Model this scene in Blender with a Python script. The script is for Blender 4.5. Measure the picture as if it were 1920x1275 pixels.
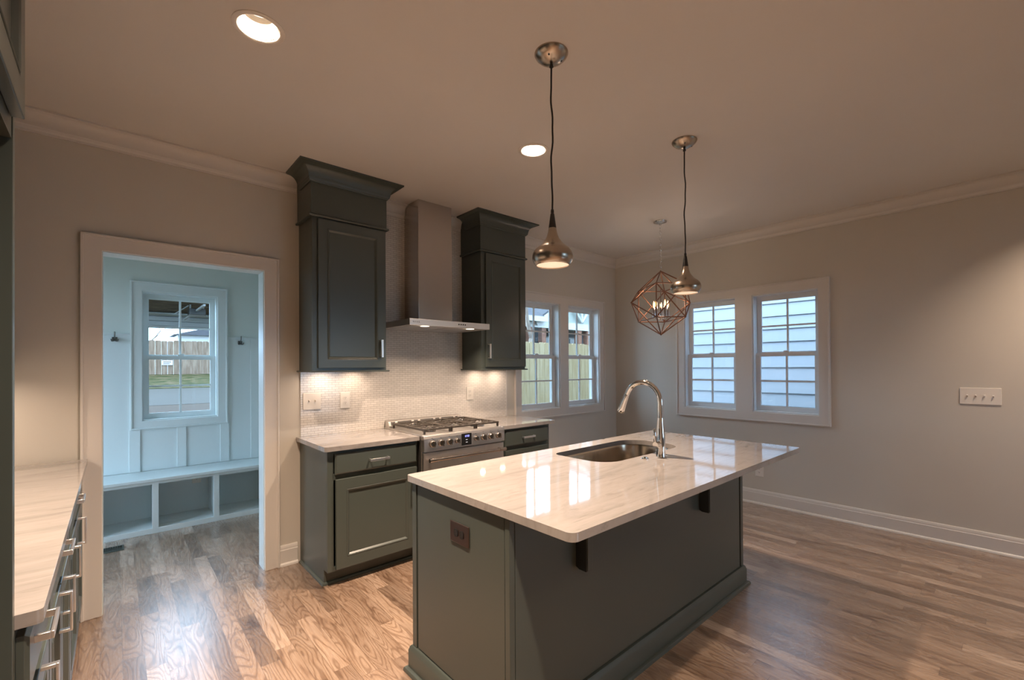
import bpy, bmesh, math, random
from mathutils import Vector, Matrix
from mathutils.geometry import tessellate_polygon

for o in list(bpy.data.objects):
    bpy.data.objects.remove(o)
sc = bpy.context.scene
C = sc.collection
PI = math.pi
R = math.radians

# ------------------------------------------------------------------ camera
cam_d = bpy.data.cameras.new('camera')
cam = bpy.data.objects.new('camera', cam_d)
C.objects.link(cam)
sc.camera = cam
F_PX = 842.6125
cam_d.sensor_width = 36
cam_d.sensor_fit = 'HORIZONTAL'
cam_d.lens = F_PX / 1920 * 36
cam_d.shift_y = 44.87 / 1920
cam_d.clip_start = 0.02
yaw, pitch, roll = R(-41.521), R(0.360), R(-0.352)
fwd = Vector((math.sin(-yaw) * math.cos(pitch), math.cos(yaw) * math.cos(pitch), math.sin(pitch)))
rt = Vector((math.cos(yaw), math.sin(yaw), 0))
upv = rt.cross(fwd)
rr = rt * math.cos(roll) + upv * math.sin(roll)
uu = -rt * math.sin(roll) + upv * math.cos(roll)
M = Matrix.Identity(4)
for i in range(3):
    M[i][0], M[i][1], M[i][2] = rr[i], uu[i], -fwd[i]
M[0][3], M[1][3], M[2][3] = -4.9505, -3.5276, 1.4210
cam.matrix_world = M

# ------------------------------------------------------------------ world / exposure
W = bpy.data.worlds.new('world')
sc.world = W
W.use_nodes = True
wn, wl = W.node_tree.nodes, W.node_tree.links
wn.clear()
wo = wn.new('ShaderNodeOutputWorld')
wb = wn.new('ShaderNodeBackground')
wtc = wn.new('ShaderNodeTexCoord')
wnz = wn.new('ShaderNodeTexNoise')
wnz.inputs['Scale'].default_value = 2.2
wnz.inputs['Detail'].default_value = 5
wr = wn.new('ShaderNodeValToRGB')
wr.color_ramp.elements[0].position = 0.35
wr.color_ramp.elements[0].color = (0.44, 0.68, 1.0, 1)
wr.color_ramp.elements[1].position = 0.65
wr.color_ramp.elements[1].color = (0.66, 0.84, 1.0, 1)
wl.new(wtc.outputs['Generated'], wnz.inputs['Vector'])
wl.new(wnz.outputs['Fac'], wr.inputs['Fac'])
wl.new(wr.outputs['Color'], wb.inputs['Color'])
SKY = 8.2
# sky brightened toward the unseen west (-x) to add daylight in the mudroom
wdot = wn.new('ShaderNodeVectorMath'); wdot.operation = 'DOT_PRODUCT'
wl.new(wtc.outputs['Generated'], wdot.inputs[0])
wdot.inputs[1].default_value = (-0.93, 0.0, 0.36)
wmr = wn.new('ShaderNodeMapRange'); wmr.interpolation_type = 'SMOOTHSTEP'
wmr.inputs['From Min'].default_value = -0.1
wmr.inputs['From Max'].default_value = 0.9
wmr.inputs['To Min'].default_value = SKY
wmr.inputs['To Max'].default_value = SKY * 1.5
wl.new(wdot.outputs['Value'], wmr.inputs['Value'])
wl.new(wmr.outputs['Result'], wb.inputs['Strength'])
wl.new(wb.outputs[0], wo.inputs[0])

vs = sc.view_settings
sc.display_settings.display_device = 'sRGB'
vs.view_transform = 'Standard'
vs.look = 'None'
vs.exposure = 0.15
vs.gamma = 1.0
vs.use_curve_mapping = False
cy = sc.cycles
cy.max_bounces = 9
cy.diffuse_bounces = 6
cy.glossy_bounces = 5
cy.transparent_max_bounces = 12
cy.transmission_bounces = 6
cy.sample_clamp_indirect = 4.0
cy.caustics_reflective = False
cy.caustics_refractive = False
cy.use_denoising = True

LAMP = (1.0, 0.75, 0.56)      # warm lamps
CAN_W = 45.0                  # ceiling can lights
STRIP_W = 0.85                 # strips under the wall cabinets
H = 2.815                     # ceiling height

# ------------------------------------------------------------------ helpers
def tag(o, label=None, cat=None, group=None, kind=None):
    if label: o['label'] = label
    if cat: o['category'] = cat
    if group: o['group'] = group
    if kind: o['kind'] = kind
    return o

def root_loc(o):
    while o.parent: o = o.parent
    return o.location.copy()

class MB:
    """collects shapes in world coordinates for ONE mesh object"""
    def __init__(s): s.v = []; s.f = []
    def add(s, vs_, fs):
        n = len(s.v)
        s.v += [tuple(p) for p in vs_]
        s.f += [tuple(i + n for i in f) for f in fs]
        return s
    def box(s, x0, x1, y0, y1, z0, z1):
        if x0 > x1: x0, x1 = x1, x0
        if y0 > y1: y0, y1 = y1, y0
        if z0 > z1: z0, z1 = z1, z0
        return s.add([(x0,y0,z0),(x1,y0,z0),(x1,y1,z0),(x0,y1,z0),(x0,y0,z1),(x1,y0,z1),(x1,y1,z1),(x0,y1,z1)],
                     [(0,3,2,1),(4,5,6,7),(0,1,5,4),(1,2,6,5),(2,3,7,6),(3,0,4,7)])
    def poly(s, outer, holes, mp, d0, d1):
        """flat polygon with holes, swept from depth d0 to d1; mp(a,b,d)->xyz"""
        loops = [list(outer)] + [list(h) for h in holes]
        flat = [p for l in loops for p in l]
        tris = tessellate_polygon([[Vector((p[0], p[1], 0)) for p in l] for l in loops])
        n = len(flat)
        vs_ = [mp(a, b, d0) for a, b in flat] + [mp(a, b, d1) for a, b in flat]
        fs = [tuple(t) for t in tris] + [tuple(i + n for i in reversed(t)) for t in tris]
        k = 0
        for l in loops:
            m = len(l)
            for i in range(m):
                a, b = k + i, k + (i + 1) % m
                fs.append((a, b, b + n, a + n))
            k += m
        return s.add(vs_, fs)
    def lathe(s, prof, c=(0, 0, 0), axis='z', n=32, cap=True, rot=None):
        vs_, fs = [], []
        for r, h in prof:
            for i in range(n):
                a = 2 * PI * i / n
                p = Vector((r * math.cos(a), r * math.sin(a), h))
                if axis == 'y': p = Vector((p.x, -p.z, p.y))
                if axis == 'x': p = Vector((p.z, p.y, -p.x))
                if axis == '-x': p = Vector((-p.z, p.y, p.x))
                if rot: p = rot @ p
                vs_.append(p + Vector(c))
        for j in range(len(prof) - 1):
            for i in range(n):
                a, b = j * n + i, j * n + (i + 1) % n
                fs.append((a, b, b + n, a + n))
        if cap:
            fs.append(tuple(range(n - 1, -1, -1)))
            fs.append(tuple(range((len(prof) - 1) * n, len(prof) * n)))
        return s.add(vs_, fs)
    def tube(s, pts, r, n=8, cap=True, closed=False):
        pts = [Vector(p) for p in pts]
        m = len(pts)
        rs = r if isinstance(r, (list, tuple)) else [r] * m
        vs_, fs = [], []
        prev = None
        for k, p in enumerate(pts):
            if closed: t = pts[(k + 1) % m] - pts[k - 1]
            else: t = pts[min(k + 1, m - 1)] - pts[max(k - 1, 0)]
            t = t.normalized() if t.length else Vector((0, 0, 1))
            if prev is None:
                u = t.orthogonal().normalized()
            else:
                u = prev - t * prev.dot(t)
                u = u.normalized() if u.length > 1e-6 else t.orthogonal().normalized()
            prev = u
            w = t.cross(u)
            for i in range(n):
                a = 2 * PI * i / n
                vs_.append(p + (u * math.cos(a) + w * math.sin(a)) * rs[k])
        for j in range(m if closed else m - 1):
            for i in range(n):
                a, b = j * n + i, j * n + (i + 1) % n
                c2, d = ((j + 1) % m) * n + (i + 1) % n, ((j + 1) % m) * n + i
                fs.append((a, b, c2, d))
        if cap and not closed:
            fs.append(tuple(range(n - 1, -1, -1)))
            fs.append(tuple(range((m - 1) * n, m * n)))
        return s.add(vs_, fs)
    def sweep(s, prof, path, closed=False, up=Vector((0, 0, 1)), cap=True):
        """profile (out, z) swept on a horizontal path with mitred corners; out = to the right of travel"""
        path = [Vector(p) for p in path]
        m, k = len(path), len(prof)
        vs_, fs = [], []
        for i, p in enumerate(path):
            if closed: a, b = path[i - 1], path[(i + 1) % m]
            else: a, b = path[max(i - 1, 0)], path[min(i + 1, m - 1)]
            d1 = (p - a).normalized() if (p - a).length > 1e-9 else (b - p).normalized()
            d2 = (b - p).normalized() if (b - p).length > 1e-9 else d1
            n1, n2 = d1.cross(up), d2.cross(up)
            nn = (n1 + n2).normalized()
            sc_ = 1 / max(nn.dot(n1), 0.2)
            for o, z in prof:
                vs_.append(p + nn * o * sc_ + up * z)
        for i in range(m if closed else m - 1):
            for j in range(k):
                a, b = i * k + j, i * k + (j + 1) % k
                c2, d = ((i + 1) % m) * k + (j + 1) % k, ((i + 1) % m) * k + j
                fs.append((a, b, c2, d))
        if cap and not closed:
            fs.append(tuple(range(k)))
            fs.append(tuple(range((m - 1) * k, m * k))[::-1])
        return s.add(vs_, fs)

def obj(name, mb, mat, parent=None, bevel=0, seg=2, smooth=35, origin=None):
    me = bpy.data.meshes.new(name)
    if parent is None:
        if origin is None:
            xs = [v[0] for v in mb.v]; ys = [v[1] for v in mb.v]; zs = [v[2] for v in mb.v]
            origin = Vector(((min(xs) + max(xs)) / 2, (min(ys) + max(ys)) / 2, min(zs)))
        org = Vector(origin)
    else:
        org = root_loc(parent)
    me.from_pydata([tuple(Vector(v) - org) for v in mb.v], [], mb.f)
    bm = bmesh.new(); bm.from_mesh(me)
    bmesh.ops.recalc_face_normals(bm, faces=bm.faces)
    bm.to_mesh(me); bm.free()
    me.materials.append(mat)
    if smooth:
        me.shade_smooth()
        me.set_sharp_from_angle(angle=R(smooth))
    o = bpy.data.objects.new(name, me)
    C.objects.link(o)
    if parent is None: o.location = org
    else: o.parent = parent
    if bevel:
        b = o.modifiers.new('bevel', 'BEVEL')
        b.width = bevel; b.segments = seg; b.limit_method = 'ANGLE'; b.angle_limit = R(40)
        b.harden_normals = False
    return o

def thing(name, loc, label, cat, group=None):
    o = bpy.data.objects.new(name, None)
    o.empty_display_size = 0.05
    o.location = loc
    C.objects.link(o)
    return tag(o, label, cat, group)

def struct(name, mb, mat, parent=None, bevel=0, **k):
    o = obj(name, mb, mat, parent, bevel, **k)
    if parent is None: o['kind'] = 'structure'
    return o

def copy_tree(o, parent=None):
    c = o.copy()
    C.objects.link(c)
    if parent is not None: c.parent = parent
    for ch in list(o.children):
        copy_tree(ch, c)
    return c

def light(name, kind, loc, energy, parent=None, color=LAMP, size=0.1, shape=None, size_y=None, rot=(0, 0, 0), spread=None):
    l = bpy.data.lights.new(name, kind)
    l.energy = energy; l.color = color
    if kind == 'AREA':
        l.shape = shape or 'DISK'; l.size = size
        if size_y: l.size_y = size_y
        if spread: l.spread = spread
    else:
        l.shadow_soft_size = size
    o = bpy.data.objects.new(name, l)
    C.objects.link(o)
    if parent is not None:
        o.parent = parent
        o.location = Vector(loc) - root_loc(parent)
    else: o.location = loc
    o.rotation_euler = rot
    return o

# ------------------------------------------------------------------ materials
def new_mat(name):
    m = bpy.data.materials.new(name); m.use_nodes = True
    nt = m.node_tree
    return m, nt, nt.nodes['Principled BSDF']

def setp(b, **k):
    names = dict(col='Base Color', rough='Roughness', metal='Metallic', spec='Specular IOR Level', coat='Coat Weight',
                 coatr='Coat Roughness', emit='Emission Color', es='Emission Strength', aniso='Anisotropic', trans='Transmission Weight', ior='IOR')
    for a, v in k.items():
        if isinstance(v, tuple) and len(v) == 3: v = (*v, 1)
        b.inputs[names[a]].default_value = v

def nd(nt, t, **k):
    n = nt.nodes.new(t)
    for a, v in k.items():
        if a in n.inputs: n.inputs[a].default_value = v
        else: setattr(n, a, v)
    return n

def math_(nt, op, a, b=None, c=None):
    n = nt.nodes.new('ShaderNodeMath'); n.operation = op
    for i, x in enumerate((a, b, c)):
        if x is None: continue
        if isinstance(x, (int, float)): n.inputs[i].default_value = x
        else: nt.links.new(x, n.inputs[i])
    return n.outputs[0]

def ramp(nt, fac, stops):
    n = nt.nodes.new('ShaderNodeValToRGB')
    e = n.color_ramp.elements
    while len(e) < len(stops): e.new(0.5)
    for i, (p, c) in enumerate(stops):
        e[i].position = p; e[i].color = (*c, 1)
    nt.links.new(fac, n.inputs['Fac'])
    return n.outputs['Color']

def mapped(nt, scale=(1, 1, 1), space='Object', rot=(0, 0, 0)):
    tc = nt.nodes.new('ShaderNodeTexCoord')
    mp = nt.nodes.new('ShaderNodeMapping')
    mp.inputs['Scale'].default_value = scale
    mp.inputs['Rotation'].default_value = rot
    nt.links.new(tc.outputs[space], mp.inputs['Vector'])
    return mp.outputs['Vector']

def world_pos(nt, scale=(1, 1, 1)):
    g = nt.nodes.new('ShaderNodeNewGeometry')
    mp = nt.nodes.new('ShaderNodeMapping')
    mp.inputs['Scale'].default_value = scale
    nt.links.new(g.outputs['Position'], mp.inputs['Vector'])
    return mp.outputs['Vector']

def bump(nt, b, h, strength=0.1, dist=0.01):
    n = nt.nodes.new('ShaderNodeBump')
    n.inputs['Strength'].default_value = strength
    n.inputs['Distance'].default_value = dist
    nt.links.new(h, n.inputs['Height'])
    nt.links.new(n.outputs['Normal'], b.inputs['Normal'])

def paint(name, col, rough=0.5, var=0.05, bscale=220, bstr=0.06, **k):
    m, nt, b = new_mat(name)
    setp(b, rough=rough, **k)
    v = world_pos(nt)
    n1 = nd(nt, 'ShaderNodeTexNoise', Scale=1.7, Detail=3.0); nt.links.new(v, n1.inputs['Vector'])
    lo = tuple(max(0, c * (1 - var)) for c in col); hi = tuple(min(1, c * (1 + var)) for c in col)
    nt.links.new(ramp(nt, n1.outputs['Fac'], [(0.3, lo), (0.7, hi)]), b.inputs['Base Color'])
    n2 = nd(nt, 'ShaderNodeTexNoise', Scale=bscale, Detail=2.0); nt.links.new(v, n2.inputs['Vector'])
    bump(nt, b, n2.outputs['Fac'], bstr, 0.002)
    return m

def metal(name, col, rough, streak=None, aniso=0.0):
    m, nt, b = new_mat(name)
    setp(b, col=col, rough=rough, metal=1.0, aniso=aniso)
    if streak:
        v = world_pos(nt, streak)
        n = nd(nt, 'ShaderNodeTexNoise', Scale=1.0, Detail=3.0); nt.links.new(v, n.inputs['Vector'])
        nt.links.new(math_(nt, 'MULTIPLY_ADD', n.outputs['Fac'], 0.10, rough - 0.05), b.inputs['Roughness'])
    return m

def emit(name, col, strength):
    m, nt, b = new_mat(name)
    setp(b, col=(0.8, 0.8, 0.8), rough=0.5, emit=col, es=strength)
    return m

M_WALL = paint('wall_paint', (0.60, 0.565, 0.50), 0.62, 0.02)
M_WALL_COOL_LIT = paint('wall_paint_cool_lit', (0.58, 0.65, 0.63), 0.62, 0.02)  # greyish wall paint tinted cyan to carry the mudroom's cool daylight
M_CEIL = paint('ceiling_paint', (0.69, 0.665, 0.635), 0.8, 0.015, bscale=150, bstr=0.12)
M_TRIM = paint('trim_paint', (0.68, 0.65, 0.61), 0.32, 0.01, bstr=0.02)
M_TRIM_COOL_LIT = paint('trim_paint_cool_lit', (0.62, 0.69, 0.70), 0.32, 0.01, bstr=0.02)  # trim colour with the mudroom's cool light cast mixed in
M_SASH = paint('window_vinyl', (0.70, 0.72, 0.73), 0.35, 0.01, bstr=0.01)
M_CAB = paint('cabinet_paint', (0.066, 0.080, 0.072), 0.31, 0.05, bstr=0.03)
M_CABIN = paint('cabinet_interior', (0.02, 0.018, 0.016), 0.8, 0.05)
M_STEEL = metal('brushed_steel', (0.54, 0.50, 0.47), 0.22, (4, 4, 500))
M_STEELH = metal('brushed_steel_horizontal', (0.68, 0.65, 0.62), 0.40, (6, 6, 700))
M_SINK = metal('sink_steel', (0.50, 0.44, 0.37), 0.22, (40, 40, 8))
M_CHROME = metal('chrome', (0.80, 0.79, 0.78), 0.06)
M_NICKEL = metal('brushed_nickel', (0.44, 0.375, 0.31), 0.27)
M_PULL = metal('polished_pull', (0.90, 0.89, 0.88), 0.34)
M_COPPER = metal('copper_frame', (0.27, 0.135, 0.085), 0.45)
M_BLACK = paint('black_enamel', (0.012, 0.012, 0.013), 0.3, 0.02, bstr=0.01)
M_IRON = paint('cast_iron', (0.055, 0.045, 0.036), 0.42, 0.15, bscale=400, bstr=0.2)
M_CORD = paint('black_cord', (0.010, 0.010, 0.010), 0.5, 0.02)
M_BRONZE = metal('bronze_plate', (0.16, 0.12, 0.11), 0.38)
M_HOOK = metal('hook_metal', (0.18, 0.18, 0.17), 0.3)
M_PLATE = paint('white_plastic', (0.78, 0.74, 0.68), 0.3, 0.01, bstr=0.0)
M_BAFFLE = paint('baffle_enamel', (0.30, 0.27, 0.23), 0.5, 0.01, bstr=0.0)
M_SLOT = paint('dark_slot', (0.06, 0.055, 0.05), 0.6, 0.01, bstr=0.0)
M_LENS = emit('lamp_lens', (1.0, 0.84, 0.66), 1.6)
M_DIFF = emit('pendant_diffuser', (1.0, 0.66, 0.42), 0.75)
M_BULB = emit('candle_bulb_glow', (1.0, 0.40, 0.12), 5.0)
M_DISP = emit('display_blue', (0.02, 0.12, 1.0), 1.2)
M_DISPW = emit('display_marks', (0.6, 0.7, 0.9), 0.5)
M_BRKT = paint('bracket_enamel', (0.012, 0.016, 0.018), 0.35, 0.02, bstr=0.0)
M_VENT = paint('floor_register_paint', (0.05, 0.06, 0.05), 0.4, 0.05)

def glass_mat():
    m, nt, b = new_mat('window_glass')
    nt.nodes.remove(b)
    tr = nd(nt, 'ShaderNodeBsdfTransparent'); tr.inputs[0].default_value = (0.93, 0.97, 0.98, 1)
    gl = nd(nt, 'ShaderNodeBsdfGlossy', Roughness=0.01)
    fr = nd(nt, 'ShaderNodeFresnel', IOR=1.45)
    mx = nd(nt, 'ShaderNodeMixShader')
    geo = nd(nt, 'ShaderNodeNewGeometry')
    nt.links.new(math_(nt, 'MULTIPLY_ADD', geo.outputs['Backfacing'], 1 / 1.45 - 1.45, 1.45), fr.inputs['IOR'])
    nt.links.new(fr.outputs[0], mx.inputs[0]); nt.links.new(tr.outputs[0], mx.inputs[1]); nt.links.new(gl.outputs[0], mx.inputs[2])
    nt.links.new(mx.outputs[0], nt.nodes['Material Output'].inputs['Surface'])
    return m
M_GLASS = glass_mat()

def tile_mat():
    m, nt, b = new_mat('mini_brick_tile')
    g = nd(nt, 'ShaderNodeNewGeometry')
    sx = nd(nt, 'ShaderNodeSeparateXYZ'); nt.links.new(g.outputs['Position'], sx.inputs[0])
    cx = nd(nt, 'ShaderNodeCombineXYZ'); nt.links.new(sx.outputs['X'], cx.inputs[0]); nt.links.new(sx.outputs['Z'], cx.inputs[1])
    br = nd(nt, 'ShaderNodeTexBrick')
    br.inputs['Scale'].default_value = 1.0
    br.inputs['Brick Width'].default_value = 0.052
    br.inputs['Row Height'].default_value = 0.0172
    br.inputs['Mortar Size'].default_value = 0.0011
    br.inputs['Mortar Smooth'].default_value = 0.3
    br.inputs['Color1'].default_value = (0.76, 0.72, 0.67, 1)
    br.inputs['Color2'].default_value = (0.69, 0.65, 0.60, 1)
    br.inputs['Mortar'].default_value = (0.33, 0.30, 0.26, 1)
    nt.links.new(cx.outputs[0], br.inputs['Vector'])
    nt.links.new(br.outputs['Color'], b.inputs['Base Color'])
    nt.links.new(math_(nt, 'MULTIPLY_ADD', br.outputs['Fac'], 0.6, 0.10), b.inputs['Roughness'])
    n = nd(nt, 'ShaderNodeTexNoise', Scale=38.0, Detail=1.0); nt.links.new(cx.outputs[0], n.inputs['Vector'])
    h = math_(nt, 'ADD', math_(nt, 'SUBTRACT', 1.0, br.outputs['Fac']), math_(nt, 'MULTIPLY', n.outputs['Fac'], 0.6))
    bump(nt, b, h, 0.35, 0.0012)
    return m
M_TILE = tile_mat()

def marble_mat():
    m, nt, b = new_mat('polished_marble')
    v = world_pos(nt, (1.0, 3.2, 1.0))
    n1 = nd(nt, 'ShaderNodeTexNoise', Scale=1.5, Detail=7.0, Roughness=0.62, Distortion=1.3); nt.links.new(v, n1.inputs['Vector'])
    v2 = world_pos(nt, (3.0, 24.0, 6.0))
    n2 = nd(nt, 'ShaderNodeTexNoise', Scale=1.6, Detail=8.0, Roughness=0.7, Distortion=0.9); nt.links.new(v2, n2.inputs['Vector'])
    c1 = ramp(nt, n1.outputs['Fac'], [(0.30, (0.25, 0.238, 0.230)), (0.44, (0.325, 0.307, 0.295)), (0.58, (0.36, 0.338, 0.325)), (0.75, (0.28, 0.264, 0.255))])
    c2 = ramp(nt, n2.outputs['Fac'], [(0.32, (0.76, 0.745, 0.735)), (0.44, (0.95, 0.94, 0.93)), (0.62, (1, 1, 1)), (0.74, (0.86, 0.84, 0.82))])
    mx = nd(nt, 'ShaderNodeMix', data_type='RGBA', blend_type='MULTIPLY')
    mx.inputs[0].default_value = 1.0
    nt.links.new(c1, mx.inputs[6]); nt.links.new(c2, mx.inputs[7])
    nt.links.new(mx.outputs[2], b.inputs['Base Color'])
    setp(b, rough=0.05, ior=1.62)
    return m
M_MARBLE = marble_mat()

def wood_floor():
    m, nt, b = new_mat('oak_floor')
    L = nt.links
    g = nd(nt, 'ShaderNodeNewGeometry')
    sp = nd(nt, 'ShaderNodeSeparateXYZ'); L.new(g.outputs['Position'], sp.inputs[0])
    X, Y = sp.outputs['X'], sp.outputs['Y']
    PW = 0.082
    xr = math_(nt, 'DIVIDE', X, PW)
    row = math_(nt, 'FLOOR', xr)
    wn1 = nd(nt, 'ShaderNodeTexWhiteNoise', noise_dimensions='1D'); L.new(row, wn1.inputs['W'])
    ln = math_(nt, 'MULTIPLY_ADD', wn1.outputs['Value'], 0.5, 0.55)
    yr = math_(nt, 'DIVIDE', math_(nt, 'ADD', Y, math_(nt, 'MULTIPLY', wn1.outputs['Value'], 17.0)), ln)
    seg = math_(nt, 'FLOOR', yr)
    cb = nd(nt, 'ShaderNodeCombineXYZ'); L.new(row, cb.inputs[0]); L.new(seg, cb.inputs[1])
    wn2 = nd(nt, 'ShaderNodeTexWhiteNoise', noise_dimensions='2D'); L.new(cb.outputs[0], wn2.inputs['Vector'])
    rnd = wn2.outputs['Value']
    base = ramp(nt, rnd, [(0.0, (0.20, 0.14, 0.10)), (0.15, (0.27, 0.19, 0.138)), (0.5, (0.325, 0.235, 0.172)), (0.85, (0.39, 0.29, 0.22)), (1.0, (0.50, 0.395, 0.315))])
    # grain: rings stretched along the plank, shifted per plank
    off = nd(nt, 'ShaderNodeVectorMath', operation='SCALE'); L.new(wn2.outputs['Color'], off.inputs[0]); off.inputs['Scale'].default_value = 40
    ad = nd(nt, 'ShaderNodeVectorMath', operation='ADD'); L.new(g.outputs['Position'], ad.inputs[0]); L.new(off.outputs[0], ad.inputs[1])
    mp = nd(nt, 'ShaderNodeMapping'); mp.inputs['Scale'].default_value = (11, 1.7, 1); L.new(ad.outputs[0], mp.inputs['Vector'])
    n1 = nd(nt, 'ShaderNodeTexNoise', Scale=1.0, Detail=1.5, Distortion=0.4); L.new(mp.outputs[0], n1.inputs['Vector'])
    rings = math_(nt, 'SINE', math_(nt, 'MULTIPLY', n1.outputs['Fac'], 85.0))
    rings01 = math_(nt, 'MULTIPLY_ADD', rings, 0.5, 0.5)
    mp2 = nd(nt, 'ShaderNodeMapping'); mp2.inputs['Scale'].default_value = (150, 6, 1); L.new(ad.outputs[0], mp2.inputs['Vector'])
    n2 = nd(nt, 'ShaderNodeTexNoise', Scale=1.0, Detail=4.0); L.new(mp2.outputs[0], n2.inputs['Vector'])
    mp3 = nd(nt, 'ShaderNodeMapping'); mp3.inputs['Scale'].default_value = (9, 2.4, 1); L.new(ad.outputs[0], mp3.inputs['Vector'])
    n3 = nd(nt, 'ShaderNodeTexNoise', Scale=1.0, Detail=3.0, Distortion=0.8); L.new(mp3.outputs[0], n3.inputs['Vector'])
    dark = ramp(nt, n3.outputs['Fac'], [(0.30, (0.50, 0.42, 0.36)), (0.40, (0.90, 0.86, 0.82)), (0.6, (1, 1, 1)), (0.8, (1.08, 1.05, 1.0))])
    gr = ramp(nt, rings01, [(0.0, (0.60, 0.54, 0.49)), (0.22, (0.90, 0.87, 0.85)), (1.0, (1, 1, 1))])
    fi = ramp(nt, n2.outputs['Fac'], [(0.3, (0.80, 0.77, 0.74)), (0.6, (1, 1, 1))])
    col = base
    for c, f in ((dark, 1.0), (gr, 1.0), (fi, 1.0)):
        mx = nd(nt, 'ShaderNodeMix', data_type='RGBA', blend_type='MULTIPLY'); mx.inputs[0].default_value = f
        L.new(col, mx.inputs[6]); L.new(c, mx.inputs[7]); col = mx.outputs[2]
    # joints
    fx = math_(nt, 'FRACT', xr)
    ex = math_(nt, 'MINIMUM', fx, math_(nt, 'SUBTRACT', 1.0, fx))
    fy = math_(nt, 'FRACT', yr)
    ey = math_(nt, 'MULTIPLY', math_(nt, 'MINIMUM', fy, math_(nt, 'SUBTRACT', 1.0, fy)), ln)
    jx = math_(nt, 'LESS_THAN', ex, 0.010)
    jy = math_(nt, 'LESS_THAN', ey, 0.0010)
    j = math_(nt, 'MAXIMUM', jx, jy)
    mx = nd(nt, 'ShaderNodeMix', data_type='RGBA', blend_type='MULTIPLY'); L.new(math_(nt, 'MULTIPLY', j, 0.75), mx.inputs[0])
    L.new(col, mx.inputs[6]); mx.inputs[7].default_value = (0.30, 0.24, 0.2, 1)
    L.new(mx.outputs[2], b.inputs['Base Color'])
    L.new(math_(nt, 'MULTIPLY_ADD', n2.outputs['Fac'], 0.12, math_(nt, 'MULTIPLY_ADD', rings01, -0.05, 0.24)), b.inputs['Roughness'])
    hh = math_(nt, 'SUBTRACT', math_(nt, 'MULTIPLY', rings01, 0.35), j)
    bump(nt, b, hh, 0.12, 0.0015)
    setp(b, spec=0.5, coat=1.0, coatr=0.30)
    b.inputs['Coat IOR'].default_value = 1.75
    return m
M_FLOOR = wood_floor()

def noise_mat(name, stops, scale, rough=0.8, stretch=(1, 1, 1), detail=5, bs=0.0):
    m, nt, b = new_mat(name)
    v = world_pos(nt, stretch)
    n = nd(nt, 'ShaderNodeTexNoise', Scale=scale, Detail=float(detail), Roughness=0.65); nt.links.new(v, n.inputs['Vector'])
    nt.links.new(ramp(nt, n.outputs['Fac'], stops), b.inputs['Base Color'])
    setp(b, rough=rough, spec=0.05)
    if bs: bump(nt, b, n.outputs['Fac'], bs, 0.02)
    return m

# ------------------------------------------------------------------ mapping of wall planes: (along, height, outward depth) -> xyz
def mp_back(a, z, d): return (a, d, z)
def mp_right(a, z, d): return (d, a, z)
def mp_left(a, z, d): return (-5.70 - d, a, z)
def mp_far(a, z, d): return (a, 1.85 + d, z)
def mp_rear(a, z, d): return (a, -7.5 - d, z)
def mp_mudleft(a, z, d): return (-6.60 - d, a, z)
def mp_floor(a, b, d): return (a, b, d)
def rect(a0, a1, b0, b1): return [(a0, b0), (a1, b0), (a1, b1), (a0, b1)]

# ------------------------------------------------------------------ room shell
WT, WB = 2.143, 0.943
BW = [(-0.951, -0.359), (-1.705, -1.095)]          # back wall windows (x)
RW = [(-1.531, -0.956), (-2.281, -1.697)]          # right wall windows (y)
REAR = [(-2.0, -0.7)]  # unseen rear window, added for cool fill light
DX0, DX1, DZ = -5.003, -4.160, 2.108
MW = (-4.757, -4.168, 0.940, 2.144)

struct('floor', MB().poly(rect(-6.75, 0.0, 0.0, 1.85) , [], mp_floor, -0.12, 0.0)
       .poly(rect(-5.85, 0.14, -7.64, 0.0), [], mp_floor, -0.12, 0.0), M_FLOOR, smooth=0)
struct('wall_back', MB().poly([(-6.75, 0), (DX0 - 0.02, 0), (DX0 - 0.02, DZ + 0.02), (DX1 + 0.02, DZ + 0.02), (DX1 + 0.02, 0), (0.0, 0), (0.0, H), (-6.75, H)],
       [rect(a, b, WB, WT) for a, b in BW], mp_back, 0.0, 0.14), M_WALL, smooth=0)
struct('wall_right', MB().poly(rect(-7.64, 0.14, -0.4, H), [rect(a, b, WB, WT) for a, b in RW], mp_right, 0.0, 0.14), M_WALL, smooth=0)
struct('wall_left', MB().poly(rect(-7.64, 0.0, 0, H), [], mp_left, 0.0, 0.14), M_WALL, smooth=0)
struct('wall_rear', MB().poly(rect(-5.70, 0.0, 0, H), [rect(a, b, 0.6, 2.3) for a, b in REAR], mp_rear, 0.0, 0.14), M_WALL, smooth=0)
struct('wall_mudroom_far', MB().poly(rect(-6.75, -3.06, -0.4, H), [rect(MW[0], MW[1], MW[2], MW[3])], mp_far, 0.0, 0.14), M_WALL_COOL_LIT, smooth=0)
struct('wall_mudroom_left', MB().poly(rect(0.14, 1.85, 0, H), [rect(0.30, 1.68, 0.03, 2.35)], mp_mudleft, 0.0, 0.14), M_WALL_COOL_LIT, smooth=0)
struct('wall_mudroom_right', MB().box(-3.20, -3.06, 0.14, 1.85, 0, H), M_WALL_COOL_LIT, smooth=0)

CANS = [(-4.506, -1.472), (-2.926, -1.462), (-0.58, -3.92), (-4.50, -3.00), (-4.40, -4.60), (-2.9, -4.40)]
CR = 0.078
circ = lambda x, y, r, n=32: [(x + r * math.cos(2 * PI * i / n), y + r * math.sin(2 * PI * i / n)) for i in range(n)]
struct('ceiling', MB().poly(rect(-5.84, 0.14, -7.64, 0.10), [circ(x, y, CR) for x, y in CANS], mp_floor, H, H + 0.012)
       .poly(rect(-6.75, -3.06, 0.10, 2.0), [], mp_floor, H, H + 0.012)
       .box(-6.75, 0.14, -7.64, 2.0, H + 0.20, H + 0.24), M_CEIL, smooth=0)

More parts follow.
